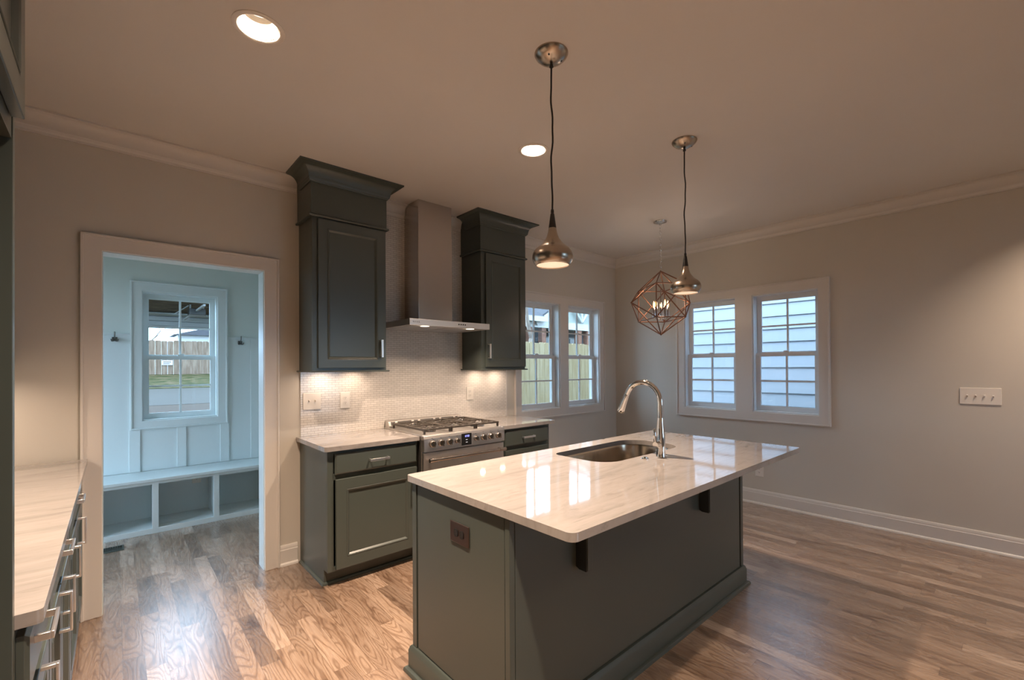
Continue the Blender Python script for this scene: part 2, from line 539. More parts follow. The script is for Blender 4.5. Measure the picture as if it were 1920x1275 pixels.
# crown moulding
CP = [(0, -0.112), (0.010, -0.112), (0.010, -0.100), (0.014, -0.094), (0.017, -0.084), (0.019, -0.082)]
for i in range(9):
    t = i / 8 * PI / 2
    CP.append((0.022 + 0.042 * (1 - math.cos(t)), -0.080 + 0.066 * math.sin(t)))
CP += [(0.066, -0.012), (0.074, -0.010), (0.074, 0), (0, 0)]
crown_paths = [[(-5.70, -2.14), (-5.70, 0), (-3.945, 0)], [(-3.372, 0), (-3.074, 0)], [(-2.735, 0), (-2.482, 0)], [(-1.908, 0), (0, 0), (0, -7.5)]]
for k, pth in enumerate(crown_paths):
    struct('trim_%d' % (k + 1), MB().sweep(CP, [(x, y, H) for x, y in pth]), M_TRIM, smooth=28)

# baseboards
BP = [(0, 0), (0.028, 0), (0.028, 0.010), (0.022, 0.019), (0.016, 0.022), (0.015, 0.022), (0.015, 0.112), (0.012, 0.116), (0.012, 0.134), (0.006, 0.146), (0, 0.146)]
struct('baseboard_back', MB().sweep(BP, [(-4.066, 0, 0), (-3.945, 0, 0)]).sweep(BP, [(-1.868, 0, 0), (-0.03, 0, 0)]), M_TRIM)
struct('baseboard_right', MB().sweep(BP, [(0, 0, 0), (0, -7.5, 0)]), M_TRIM)
struct('baseboard_rear', MB().sweep(BP, [(-0.03, -7.5, 0), (-5.7, -7.5, 0)]), M_TRIM)
struct('baseboard_left', MB().sweep(BP, [(-5.7, -7.5, 0), (-5.7, -3.2, 0)]), M_TRIM)

# casings: flat board with a thin back band
def casing(name, mp, outer, holes, mat, t=0.018):
    a0, a1, b0, b1 = outer
    mb = MB().poly(rect(a0 + .006, a1 - .006, b0 + (.006 if b0 > 0.01 else 0), b1 - .006), [rect(*h) for h in holes], mp, 0, -t) if b0 > 0.01 else None
    if mb is None:       # door: open at the floor
        h = holes[0]
        mb = MB().poly([(a0, 0), (h[0], 0), (h[0], h[3]), (h[1], h[3]), (h[1], 0), (a1, 0), (a1, b1), (a0, b1)], [], mp, 0, -t)
        mb.poly([(a0, 0), (a0 + .014, 0), (a0 + .014, b1 - .014), (a1 - .014, b1 - .014), (a1 - .014, 0), (a1, 0), (a1, b1), (a0, b1)], [], mp, 0, -t - .010)
    else:
        mb.poly(rect(a0, a1, b0, b1), [rect(a0 + .014, a1 - .014, b0 + .014, b1 - .014)], mp, 0, -t - .010)
    return struct(name, mb, mat, bevel=0.0025, smooth=0)
casing('trim_5', mp_back, (-5.094, -4.066, 0, 2.199), [(DX0, DX1, 0, DZ)], M_TRIM)
casing('trim_6', mp_back, (-1.800, -0.264, WB - .094, WT + .094), [(a, b, WB, WT) for a, b in BW], M_TRIM)
casing('trim_7', mp_right, (-2.374, -0.863, WB - .094, WT + .094), [(a, b, WB, WT) for a, b in RW], M_TRIM)
casing('trim_8', mp_far, (MW[0] - .085, MW[1] + .085, MW[2] - .076, MW[3] + .088), [MW], M_TRIM_COOL_LIT)
# door jamb boards, in the trim colour tinted with the mudroom's cool light
struct('door_1', MB().poly([(DX0 - .016, 0), (DX0 + .004, 0), (DX0 + .004, DZ - .004), (DX1 - .004, DZ - .004), (DX1 - .004, 0), (DX1 + .016, 0), (DX1 + .016, DZ + .016), (DX0 - .016, DZ + .016)], [], mp_back, 0.0, 0.14), M_TRIM_COOL_LIT, smooth=0)

# ------------------------------------------------------------------ windows (double hung)
wcount = [0]
def window(mp, a0, a1, z0, z1, T=0.14, frame=M_SASH, grid=True):
    wcount[0] += 1
    root = struct('window_%d' % wcount[0], MB().poly(rect(a0 - .001, a1 + .001, z0 - .001, z1 + .001), [rect(a0 + .010, a1 - .010, z0 + .012, z1 - .010)], mp, -.002, T + .01), frame, bevel=0.001, smooth=0)
    b0, b1, c0, c1 = a0 + .010, a1 - .010, z0 + .012, z1 - .010
    zm = (c0 + c1) / 2 - 0.01
    def sash(name, s0, s1, zb, zt, d, sl=.036):
        mb = MB().poly(rect(b0, b1, zb, zt), [rect(b0 + sl, b1 - sl, zb + s0, zt - s1)], mp, d, d + .028)
        mb.poly(rect(b0 + sl - .001, b1 - sl + .001, zb + s0 - .001, zt - s1 + .001), [rect(b0 + sl + .007, b1 - sl - .007, zb + s0 + .007, zt - s1 - .007)], mp, d + .006, d + .022)
        s = obj(name, mb, frame, root, bevel=0.0015, smooth=0)
        g0, g1, h0, h1 = b0 + sl, b1 - sl, zb + s0, zt - s1
        obj('glass_pane', MB().poly(rect(g0, g1, h0, h1), [], mp, d + .012, d + .015), M_GLASS, s, smooth=0)
        if grid:
            am, hm = (g0 + g1) / 2, (h0 + h1) / 2
            m2 = MB().poly(rect(am - .008, am + .008, h0, h1), [], mp, d + .005, d + .011)
            m2.poly(rect(g0, g1, hm - .008, hm + .008), [], mp, d + .0052, d + .0108)
            m2.poly(rect(am - .008, am + .008, h0, h1), [], mp, d + .016, d + .022)
            m2.poly(rect(g0, g1, hm - .008, hm + .008), [], mp, d + .0162, d + .0218)
            obj('muntin_bars', m2, frame, s, smooth=0)
        return s
    sash('upper_sash', .030, .042, zm - .012, c1, .098)
    lo = sash('lower_sash', .044, .030, c0, zm + .014, .062)
    am = (a0 + a1) / 2
    obj('sash_lock', MB().poly(rect(am - .025, am + .025, zm + .014, zm + .026), [], mp, .064, .088).poly(rect(am - .008, am + .03, zm + .026, zm + .034), [], mp, .068, .080), frame, lo, bevel=.002, smooth=0)
    return root
for a, b in BW: window(mp_back, a, b, WB, WT)
for a, b in RW: window(mp_right, a, b, WB, WT)
window(mp_far, MW[0], MW[1], MW[2], MW[3], frame=M_TRIM_COOL_LIT)
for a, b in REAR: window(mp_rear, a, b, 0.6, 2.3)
# unseen side door of the mudroom, added to let daylight in
struct('added_side_door', MB().poly(rect(.30, 1.68, .03, 2.35), [rect(.38, .95, .25, 2.25), rect(1.03, 1.60, .25, 2.25)], mp_mudleft, .04, .09), M_TRIM_COOL_LIT, smooth=0)

# ------------------------------------------------------------------ ceiling lights
def can(x, y, label, group=None, k=1.0):
    t = thing('recessed_ceiling_light', (x, y, H), label, 'ceiling light', group)
    prof = [(0.0975, 0.0), (0.0975, -0.003), (0.092, -0.006), (0.082, -0.006), (0.0765, -0.002), (0.0755, 0.0)]
    obj('trim_ring', MB().lathe([(r, H + z) for r, z in prof], (x, y, 0), cap=False, n=48), M_PLATE, t)
    bf = [(0.0765, -0.002)]
    for i in range(9):
        z = 0.004 + i * 0.007
        r = 0.0745 - i * 0.0022
        bf += [(r, z), (r - 0.0016, z + 0.0012)]
    bf += [(0.053, 0.075), (0.053, 0.115), (0.0001, 0.116)]
    obj('baffle', MB().lathe([(r, H + z) for r, z in bf], (x, y, 0), cap=False, n=48), M_BAFFLE, t)
    obj('lens', MB().lathe([(0.0001, H + 0.078), (0.040, H + 0.079), (0.0522, H + 0.082), (0.0522, H + .088), (0.0001, H + .088)], (x, y, 0), cap=False, n=32), M_LENS, t)
    light('lamp', 'AREA', (x, y, H + 0.070), CAN_W * k, t, size=0.09, spread=R(105))
    return t
can(*CANS[0], 'white recessed ceiling light nearest the cased doorway, seen large at the upper left')
can(*CANS[1], 'white recessed ceiling light between the range hood and the nearer pendant')
for c in CANS[2:]:  # all out of view: one inferred from the wall glow, the rest added as fill
    can(*c, 'unseen white recessed ceiling light in the open room behind the camera', 'ceiling lights behind the camera', k=0.36 if c[0] > -1 else (0.8 if c[1] > -3.5 else (0.8 if c[0] < -4 else 0.25)))

# ------------------------------------------------------------------ pendants
def pendant(x, y, label):
    t = thing('pendant_light', (x, y, H), label, 'pendant light', 'pendant lights over the island')
    cn = [(0.075, 0), (0.075, -0.003), (0.070, -0.012), (0.055, -0.026), (0.035, -0.037), (0.012, -0.043), (0.0001, -0.044)]
    ca = obj('canopy', MB().lathe([(r, H + z) for r, z in cn], (x, y, 0), cap=False, n=48), M_NICKEL, t)
    for a in (R(-150), R(-40)):
        px, py = x + .045 * math.cos(a), y + .045 * math.sin(a)
        obj('screw_hole', MB().lathe([(0.004, H - .0335), (0.0045, H - .030), (.0045, H - .027)], (px, py, 0), n=12), M_BLACK, ca)
    pts = []
    rnd = random.Random(int(-x * 100))
    ph = rnd.random() * 6
    for i in range(31):
        z = H - 0.042 - (H - 0.042 - 2.112) * i / 30
        f = math.sin(PI * i / 30)
        w = 0.0045 * f * math.sin(i * 0.40 + ph) + 0.0016 * f * math.sin(i * 1.1 + ph)
        pts.append((x + w * 0.75, y - w * 0.66, z))
    obj('cord', MB().tube(pts, 0.0040, 8), M_CORD, t)
    obj('strain_relief', MB().lathe([(0.010, H - .060), (0.006, H - .042)], (x, y, 0), n=12), M_BLACK, ca)
    obj('socket_cover', MB().lathe([(0.0035, 2.122), (0.0065, 2.118), (0.0075, 2.106), (0.0062, 2.103), (0.009, 2.098), (0.0175, 2.036)], (x, y, 0), n=32), M_BLACK, t)
    sp = [(0.0170, 2.037), (0.0195, 2.020), (0.0236, 2.0045), (0.0295, 1.990), (0.0364, 1.980), (0.046, 1.967), (0.056, 1.957), (0.066, 1.950), (0.0745, 1.943), (0.082, 1.934),
          (0.0872, 1.924), (0.0900, 1.913), (0.0905, 1.904), (0.0885, 1.893), (0.0845, 1.884), (0.079, 1.876), (0.0740, 1.870), (0.0715, 1.8695), (0.0715, 1.872), (0.080, 1.880), (0.086, 1.892), (0.087, 1.905)]
    sh = obj('lamp_shade', MB().lathe(sp, (x, y, 0), cap=False, n=64), M_NICKEL, t, smooth=50)
    obj('diffuser', MB().lathe([(0.0001, 1.8735), (0.040, 1.8735), (0.0745, 1.8750), (0.0745, 1.878), (0.0001, 1.878)], (x, y, 0), cap=False, n=48), M_DIFF, sh)
    return t
pendant(-3.491, -2.156, 'brushed metal teardrop pendant on a black cord, the nearer and larger-looking one')
pendant(-2.297, -2.159, 'brushed metal teardrop pendant on a black cord, overlapping the copper cage chandelier')

# ------------------------------------------------------------------ chandelier
cxx, cyy = -1.0, -1.237
t = thing('cage_chandelier', (cxx, cyy, H), 'geometric copper wire cage chandelier with glowing candle bulbs near the corner', 'chandelier')
obj('canopy', MB().lathe([(0.064, H), (0.064, H - .004), (0.060, H - .010), (0.035, H - .018), (0.014, H - .022), (0.010, H - .034), (.0001, H - .036)], (cxx, cyy, 0), cap=False), M_CHROME, t)
mb = MB()
z = H - 0.034
k = 0
while z > 2.345:
    pts = []
    for i in range(14):
        a = 2 * PI * i / 14
        lx, lz = 0.0085 * math.cos(a), 0.0165 * math.sin(a)
        ang = R(35) if k % 2 else R(125)
        pts.append((cxx + lx * math.cos(ang), cyy + lx * math.sin(ang), z - .0165 + lz))
    mb.tube(pts, 0.0018, 6, closed=True)
    z -= 0.0275; k += 1
obj('chain', mb, M_CHROME, t)
tocam = Vector((-4.95 - cxx, -3.53 - cyy, 0)).normalized()
side = Vector((-tocam.y, tocam.x, 0))      # to the camera's right
def pv(deg, z, r=0.272): 
    a = R(deg)
    return Vector((cxx, cyy, z)) + (tocam * math.cos(a) + side * math.sin(a)) * r
up_z, mid_z, lo_z, top_z, bot_z = 2.178, 2.030, 1.868, 2.335, 1.722
degs = [-8, 52, 112, 172, 232, 292]
T_, B_ = Vector((cxx, cyy, top_z)), Vector((cxx, cyy, bot_z))
Uv = {d: pv(d, up_z) for d in (-8, 52, 172, 232)}
Lv = {d: pv(d, lo_z) for d in (-8, 52, 172, 232)}
Mv = {292: pv(292, mid_z, .29), 112: pv(112, mid_z, .29)}
edges = []
for d in Uv:
    edges += [(T_, Uv[d]), (B_, Lv[d]), (Uv[d], Lv[d])]
edges += [(Uv[-8], Uv[52]), (Lv[-8], Lv[52]), (Uv[172], Uv[232]), (Lv[172], Lv[232]), (Uv[-8], Lv[52]), (Uv[52], Lv[-8]), (Uv[172], Lv[232]), (Uv[232], Lv[172])]
for m_, (p, q) in {292: (-8, 232), 112: (52, 172)}.items():
    for d in (p, q): edges += [(Mv[m_], Uv[d]), (Mv[m_], Lv[d])]
    edges += [(Mv[m_], T_), (Mv[m_], B_), (Uv[p], Uv[q]), (Lv[p], Lv[q])]
mb = MB()
for a, b in edges: mb.tube([a, b], 0.0056, 8)
for p in [T_, B_] + list(Uv.values()) + list(Lv.values()) + list(Mv.values()):
    mb.lathe([(0.0001, -.008), (.006, -.005), (.008, 0), (.006, .005), (.0001, .008)], p, cap=False, n=10)
obj('cage', mb, M_COPPER, t, smooth=50)
obj('stem', MB().tube([(cxx, cyy, 2.335), (cxx, cyy, 1.875)], 0.0045, 8).lathe([(0.0001, 1.850), (.010, 1.853), (.016, 1.866), (.018, 1.880), (.012, 1.892), (0.0045, 1.90)], (cxx, cyy, 0), cap=False, n=20), M_CHROME, t)
for i in range(5):
    a = 2 * PI * i / 5 + 0.5
    bx, by_ = cxx + .068 * math.cos(a), cyy + .068 * math.sin(a)
    obj('arm', MB().tube([(cxx + .010 * math.cos(a), cyy + .010 * math.sin(a), 1.876), (cxx + .04 * math.cos(a), cyy + .04 * math.sin(a), 1.868), (bx, by_, 1.882)], .004, 8)
        .lathe([(.0001, 1.880), (.018, 1.880), (.020, 1.886), (.012, 1.888)], (bx, by_, 0), n=20), M_CHROME, t)
    cd = obj('candle_sleeve', MB().lathe([(.0105, 1.888), (.0105, 1.985), (.008, 1.986)], (bx, by_, 0), n=16), M_CHROME, t)
    obj('bulb', MB().lathe([(.0001, 2.052), (.0025, 2.048), (.005, 2.038), (.0082, 2.024), (.0090, 2.010), (.0078, 1.996), (.0055, 1.987)], (bx, by_, 0), n=14), M_BULB, cd, smooth=60)
light('lamp', 'POINT', (cxx, cyy, 2.02), 5.0, t, size=0.05)

# ------------------------------------------------------------------ cabinetry
def pull(name, p0, p1, out, mat, parent, proud=0.032, w=0.0085):
    """flat bar pull from p0 to p1, standing off along out"""
    p0, p1, out = Vector(p0), Vector(p1), Vector(out)
    ax = (p1 - p0).normalized()
    sd = ax.cross(out)
    def blk(mb, c0, c1, hw, d0, d1):
        q = []
        for dd in (d0, d1):
            for (c, s_) in ((c0, -1), (c1, -1), (c1, 1), (c0, 1)):
                q.append(c + sd * hw * s_ + out * dd)
        mb.add(q, [(0, 3, 2, 1), (4, 5, 6, 7), (0, 1, 5, 4), (1, 2, 6, 5), (2, 3, 7, 6), (3, 0, 4, 7)])
    mb = MB()
    blk(mb, p0, p1, w, proud - .007, proud)
    for c in (p0, p1 - ax * .009):
        blk(mb, c, c + ax * .009, w, -.001, proud - .006)
    return obj(name, mb, mat, parent, bevel=0.0012)

def shaker(name, mp, a0, a1, z0, z1, d, parent, stile=0.062, th=0.020):
    """framed door whose back lies at depth d; depth decreases toward the viewer"""
    i = (a0 + stile, a1 - stile, z0 + stile, z1 - stile)
    mb = MB().poly(rect(a0, a1, z0, z1), [rect(*i)], mp, d, d - th)
    # sticking: sloped moulding around the panel
    rings = [(0.0, -th), (.004, -th - .0025), (.010, -th + .001), (.019, -.010)]
    vs_, fs = [], []
    for o_, dd in rings:
        for a, z in ((i[0] + o_, i[2] + o_), (i[1] - o_, i[2] + o_), (i[1] - o_, i[3] - o_), (i[0] + o_, i[3] - o_)):
            vs_.append(mp(a, z, d + dd))
    for r_ in range(3):
        for k_ in range(4):
            fs.append((r_ * 4 + k_, r_ * 4 + (k_ + 1) % 4, r_ * 4 + 4 + (k_ + 1) % 4, r_ * 4 + 4 + k_))
    mb.add(vs_, fs)
    mb.poly(rect(i[0] - .002, i[1] + .002, i[2] - .002, i[3] + .002), [], mp, d - .001, d - .010)
    return obj(name, mb, M_CAB, parent, bevel=0.0022, smooth=0)

def slab_front(name, mp, a0, a1, z0, z1, d, parent, th=0.020):
    vs_ = []
    for o_, dd in ((0, 0), (0, -th + .007), (.010, -th)):
        for a, z in ((a0 + o_, z0 + o_), (a1 - o_, z0 + o_), (a1 - o_, z1 - o_), (a0 + o_, z1 - o_)):
            vs_.append(mp(a, z, d + dd))
    fs = [(3, 2, 1, 0), (8, 9, 10, 11)]
    for r_ in range(2):
        for k_ in range(4):
            fs.append((r_ * 4 + k_, r_ * 4 + (k_ + 1) % 4, r_ * 4 + 4 + (k_ + 1) % 4, r_ * 4 + 4 + k_))
    return obj(name, MB().add(vs_, fs), M_CAB, parent, bevel=0.001, smooth=0)

CCP = [(0, 0), (.008, 0), (.010, .006), (.016, .010), (.018, .018), (.019, .024)]
for i in range(9):
    tt = i / 8 * PI / 2
    CCP.append((.021 + .066 * (1 - math.cos(tt)), .026 + .070 * math.sin(tt)))
CCP += [(.092, .098), (.098, .100), (.098, .110), (0, .110)]

def upper_cabinet(x0, x1, dx0, dx1, hx, label):
    D = 0.306
    t = thing('wall_cabinet', ((x0 + x1) / 2, -D / 2, 1.398), label, 'wall cabinet')
    # open-bottomed box with a face frame
    mb = MB().box(x0, x0 + .018, -D + .018, -.009, 1.400, 2.475).box(x1 - .018, x1, -D + .018, -.009, 1.400, 2.475)
    mb.box(x0 + .018, x1 - .018, -D + .018, -.009, 1.425, 1.443).box(x0 + .018, x1 - .018, -D + .018, -.009, 2.455, 2.473).box(x0 + .018, x1 - .018, -.022, -.0095, 1.443, 2.455)
    mb.poly(rect(x0, x1, 1.400, 2.475), [rect(x0 + .05, x1 - .05, 1.44, 2.43)], mp_back, -D, -D + .018)
    obj('carcass', mb, M_CAB, t, bevel=.001, smooth=0)
    obj('frieze', MB().box(x0 - .010, x1 + .004, -D - .010, -.009, 2.470, 2.812), M_CAB, t, bevel=.001, smooth=0)
    bd = [(0, 0), (.010, 0), (.014, .004), (.014, .012), (.008, .018), (0, .020)]
    obj('bead_moulding', MB().sweep(bd, [(x0 - .010, -.010, 2.468), (x0 - .010, -D - .010, 2.468), (x1 + .004, -D - .010, 2.468), (x1 + .004, -.010, 2.468)]), M_CAB, t)
    obj('crown_moulding', MB().sweep([(o_ if o_ < .09 else o_, z_ - .001) for o_, z_ in CCP], [(x0 - .010, -.085, 2.705), (x0 - .010, -D - .010, 2.705), (x1 + .004, -D - .010, 2.705), (x1 + .004, -.085, 2.705)]), M_CAB, t, smooth=28)
    rl = [(-.03, 0), (.016, 0), (.020, .004), (.020, .008), (.016, .012), (-.03, .012)]
    obj('light_rail', MB().sweep(rl, [(x0, -.010, 1.390), (x0, -D, 1.390), (x1, -D, 1.390), (x1, -.010, 1.390)]), M_CAB, t)
    d = shaker('door', mp_back, dx0, dx1, 1.420, 2.458, -D, t)
    pull('handle', (hx, -D - .020, 1.498), (hx, -D - .020, 1.630), (0, -1, 0), M_PULL, d)
    for fx in (0.27, 0.73):
        lx = x0 + (x1 - x0) * fx
        pk = obj('puck_light', MB().lathe([(.030, 1.424), (.030, 1.412), (.026, 1.410), (.0001, 1.410)], (lx, -.13, 0), n=24), M_PLATE, t)
        light('lamp', 'AREA', (lx, -.13, 1.407), STRIP_W, t, size=.045, spread=R(165))
    return t
upper_cabinet(-3.929, -3.388, -3.895, -3.402, -3.440, 'dark grey-green wall cabinet on the doorway side of the steel hood')
upper_cabinet(-2.468, -1.927, -2.424, -1.934, -2.399, 'dark grey-green wall cabinet between the steel hood and the back windows')

def base_moulding(path, closed=False):
    return MB().sweep([(0, 0), (.016, 0), (.016, .006), (.012, .014), (.004, .018), (0, .018)], path, closed=closed)

def lower_cabinet(x0, x1, label, ends, drawer, door, px, kick0, kick1):
    D = 0.570
    t = thing('base_cabinet', ((x0 + x1) / 2, -D / 2, 0), label, 'base cabinet')
    mb = MB()
    for xa, xb, full in ((x0, x0 + .018, ends[0]), (x1 - .018, x1, ends[1])):
        mb.poly([(-D + .018, .10), (-.50, .10), (-.50, .0), (-.004, .0), (-.004, .883), (-D + .018, .883)], [], lambda a, z, d: (d, a, z), xa, xb)
    mb.box(x0 + .018, x1 - .018, -D + .018, -.004, .10, .118).box(x0 + .018, x1 - .018, -.022, -.004, .118, .883)
    mb.poly(rect(x0, x1, .10, .883), [rect(x0 + .04, x1 - .04, .73, .85), rect(x0 + .04, x1 - .04, .13, .69)], mp_back, -D, -D + .018)
    obj('carcass', mb, M_CAB, t, bevel=.0012, smooth=0)
    obj('toe_kick', MB().box(x0 + .018, x1 - .018, -.50, -.485, 0, .10), M_CAB, t, smooth=0)
    obj('shoe_moulding', base_moulding([(x0, -.03, 0), (x0, -.50, 0), (x1, -.50, 0)] if ends[0] else [(x0, -.50, 0), (x1, -.50, 0), (x1, -.03, 0)]), M_CAB, t)
    dr = slab_front('drawer_front', mp_back, *drawer, -D, t)
    zc = (drawer[2] + drawer[3]) / 2
    xc = (drawer[0] + drawer[1]) / 2
    pull('handle', (xc - .070, -D - .020, zc), (xc + .070, -D - .020, zc), (0, -1, 0), M_PULL, dr)
    d = shaker('door', mp_back, *door, -D, t, stile=.070)
    pull('handle', (px, -D - .020, .485), (px, -D - .020, .620), (0, -1, 0), M_PULL, d)
    return t
lower_cabinet(-3.925, -3.272, 'dark grey-green base cabinet with one drawer, between doorway and range', (1, 0), (-3.880, -3.288, .727, .862), (-3.876, -3.288, .112, .694), -3.318, 0, 0)
lower_cabinet(-2.462, -1.872, 'dark base cabinet with a chrome drawer pull to the right of the range', (0, 1), (-2.430, -1.900, .727, .862), (-2.430, -1.900, .112, .694), -2.39, 0, 0)

def rounded(pts, r, n=6):
    """round each corner of a convex ccw polygon; r is one radius or one per corner"""
    out = []
    m = len(pts)
    for i, p in enumerate(pts):
        rad = r[i] if isinstance(r, (list, tuple)) else r
        if rad <= 0: out.append(p); continue
        p = Vector(p); a = Vector(pts[i - 1]); b = Vector(pts[(i + 1) % m])
        u, v = (a - p).normalized(), (b - p).normalized()
        th = math.acos(max(-1, min(1, u.dot(v))))
        tl = rad / math.tan(th / 2)
        c = p + (u + v).normalized() * rad / math.sin(th / 2)
        s0, s1 = p + u * tl - c, p + v * tl - c
        a0 = math.atan2(s0.y, s0.x); da = math.atan2(s1.y, s1.x) - a0
        while da > PI: da -= 2 * PI
        while da < -PI: da += 2 * PI
        for k_ in range(n + 1):
            an = a0 + da * k_ / n
            out.append((c.x + rad * math.cos(an), c.y + rad * math.sin(an)))
    return out

def counter(name, poly_, holes, label):
    o = obj(name, MB().poly(poly_, holes, mp_floor, .884, .914), M_MARBLE, bevel=.004, seg=3, smooth=30)
    return tag(o, label, 'countertop')
counter('countertop', rounded([(-3.950, -.604), (-3.272, -.604), (-3.272, -.002), (-3.950, -.002)], [.025, .004, 0, 0]), [], 'pale marble countertop between the doorway and the range')
counter('countertop', rounded([(-2.484, -.604), (-1.821, -.604), (-1.821, -.002), (-2.484, -.002)], [.004, .012, 0, 0]), [], 'pale marble countertop on the window side of the range')

tag(obj('tile_backsplash', MB().box(-3.920, -1.922, -.008, -.0005, .915, 2.702), M_TILE, smooth=0), 'white mini brick tile backsplash behind the range and hood', 'backsplash')
# corner board beside the tile
struct('trim_9', MB().box(-1.922, -1.908, -.012, 0, .915, 1.388), M_TRIM, smooth=0)

# ------------------------------------------------------------------ hood
t = thing('range_hood', (-2.908, -.25, 1.742), 'stainless steel chimney hood between the two wall cabinets', 'range hood')
hx0, hx1, hy = -3.292, -2.525, -.500
mb = MB().poly([(hx0, hy), (hx1, hy), (hx1, -.009), (hx0, -.009)], [rect(hx0 + .03, hx1 - .03, hy + .05, -.05)], mp_floor, 1.742, 1.746).box(hx0 + .002, hx1 - .002, hy + .002, -.009, 1.750, 1.790)
mb.poly([(hx0, hy), (hx1, hy), (hx1, -.009), (hx0, -.009)], [rect(hx0 + .015, hx1 - .015, hy + .015, -.02)], mp_floor, 1.744, 1.790)
can_o = obj('canopy', mb, M_STEELH, t, bevel=.0015, smooth=0)
for k in range(2):
    xa = hx0 + .05 + k * .34
    mb = MB()
    for j in range(15): mb.box(xa, xa + .32, hy + .075 + j * .024, hy + .087 + j * .024, 1.7425, 1.747)
    obj('grease_filter', mb, M_STEELH, t, smooth=0)
for lx in (-3.140, -2.705):
    obj('hood_light', MB().lathe([(.034, 1.746), (.034, 1.7385), (.028, 1.7375), (.0001, 1.7375)], (lx, -.462, 0), n=24), M_LENS, t)
    light('lamp', 'AREA', (lx, -.462, 1.735), 3.0, t, size=.05, spread=R(130))
# small knobs/buttons on the front edge
mb2 = MB()
for j in range(4): mb2.lathe([(.0060, 0.0), (.0055, .003), (.0001, .0032)], (-2.845 + .021 * j, hy, 1.768), axis='y', n=16)
obj('control_button', mb2, M_BLACK, t)
mb3 = MB()
for j, w_ in enumerate((.010, .007, .009, .010)):
    x_ = hx0 + .028 + j * .016
    mb3.box(x_, x_ + w_, hy - .0008, hy, 1.763, 1.766).box(x_, x_ + .0022, hy - .0008, hy, 1.763, 1.773).box(x_, x_ + w_ * .8, hy - .0008, hy, 1.771, 1.773)
obj('lettering', mb3, M_SLOT, t, smooth=0)
chx0, chx1, chy = -3.068, -2.740, -.243
side_prof = [(chy, 1.790), (-.009, 1.790), (-.009, 2.700), (-.018, 2.704), (-.024, 2.72), (-.032, 2.755), (-.052, 2.785), (-.080, 2.803), (-.082, 2.813), (chy, 2.813)]
lo_prof = [(chy - .003, 1.788), (-.009, 1.788), (-.009, 2.55), (chy - .003, 2.55)]
mpx = lambda a, z, d: (d, a, z)
obj('chimney_cover', MB().poly(lo_prof, [], mpx, chx0 - .002, chx1 + .002), M_STEEL, t, bevel=.0015, smooth=0)
obj('chimney_extension', MB().poly([(a, max(z, 2.54)) for a, z in side_prof], [], mpx, chx0, chx1), M_STEEL, t, bevel=.0012, smooth=0)

# ------------------------------------------------------------------ range
RX0, RX1, RF = -3.262, -2.494, -.640
rc = (RX0 + RX1) / 2
t = thing('gas_range', (rc, -.33, 0), 'stainless steel gas range with black grates and a blue lit clock', 'range')
obj('body', MB().box(RX0, RX1, RF + .03, -.020, .060, .905).box(RX0 + .04, RX1 - .04, -.56, -.05, .0, .06), M_STEELH, t, bevel=.002, smooth=0)
ct = obj('cooktop', MB().poly(rect(RX0 - .004, RX1 + .004, RF + .008, -.012), [], mp_floor, .905, .922), M_STEELH, t, bevel=.003, smooth=0)
vg = obj('vent_guard', MB().poly([(-.012, .921), (-.085, .921), (-.085, .936), (-.070, .972), (-.012, .980)], [], mpx, RX0 + .004, RX1 - .034), M_STEELH, t, bevel=.002, smooth=0)
mb = MB()
vx = RX0 + .025
for w_ in (.060, .150, .060, .150, .060, .150, .045):
    mb.poly([(-.0835, .9385), (-.0838, .9405), (-.0712, .9700), (-.0695, .9695)], [], mpx, vx, vx + w_ - .020)
    vx += w_ + .002
    if vx + .05 > RX1 - .04: break
obj('vent_slot', mb, M_SLOT, vg, smooth=0)
obj('control_panel', MB().poly([(RF + .03, .800), (RF - .012, .802), (RF - .012, .895), (RF - .004, .916), (RF + .03, .921)], [], mpx, RX0, RX1), M_STEELH, t, bevel=.002, smooth=0)
for i, (kx, rr_) in enumerate([(-3.195, .024), (-3.120, .024), (-3.045, .024), (-2.975, .0185), (-2.795, .0185), (-2.720, .024), (-2.645, .024), (-2.565, .024)]):
    kz = .857
    kn = obj('knob', MB().lathe([(rr_ + .003, -.0005), (rr_ + .003, .003), (rr_, .004), (rr_ * .97, .020), (rr_ * .86, .024), (.0001, .0245)], (kx, RF - .012, kz), axis='y', n=32), M_STEEL, t)
    obj('grip', MB().box(kx - .005, kx + .005, RF - .012 - .042, RF - .012 - .022, kz - rr_ * .9, kz + rr_ * .9), M_STEEL, kn, bevel=.002, smooth=0)
    obj('knob_mark', MB().box(kx - .006, kx + .006, RF - .0128, RF - .0118, kz + rr_ + .014, kz + rr_ + .0165), M_SLOT, kn, smooth=0)
dp = obj('display', MB().box(-2.932, -2.838, RF - .0150, RF - .010, .812, .902), M_BLACK, t, bevel=.001, smooth=0)
# seven segment clock digits
SEG = {'1': 'bc', '0': 'abcdef', '2': 'abged', '5': 'afgcd', '4': 'fgbc', '8': 'abcdefg'}
def digit(mb, ch, x, z, w_=.0085, h_=.014, th_=.0018):
    y0, y1 = RF - .0157, RF - .0149
    bars = dict(a=(0, w_, h_ - th_, h_), d=(0, w_, 0, th_), g=(0, w_, h_ / 2 - th_ / 2, h_ / 2 + th_ / 2), f=(0, th_, h_ / 2, h_), e=(0, th_, 0, h_ / 2), b=(w_ - th_, w_, h_ / 2, h_), c=(w_ - th_, w_, 0, h_ / 2))
    for s_ in SEG[ch]:
        a, b, c, d = bars[s_]
        mb.box(x + a, x + b, y0, y1, z + c, z + d)
mb = MB()
for i, ch in enumerate('1200'): digit(mb, ch, -2.907 + i * .0115 + (.003 if i > 1 else 0), .875)
obj('clock_digits', mb, M_DISP, dp, smooth=0)
mb = MB()
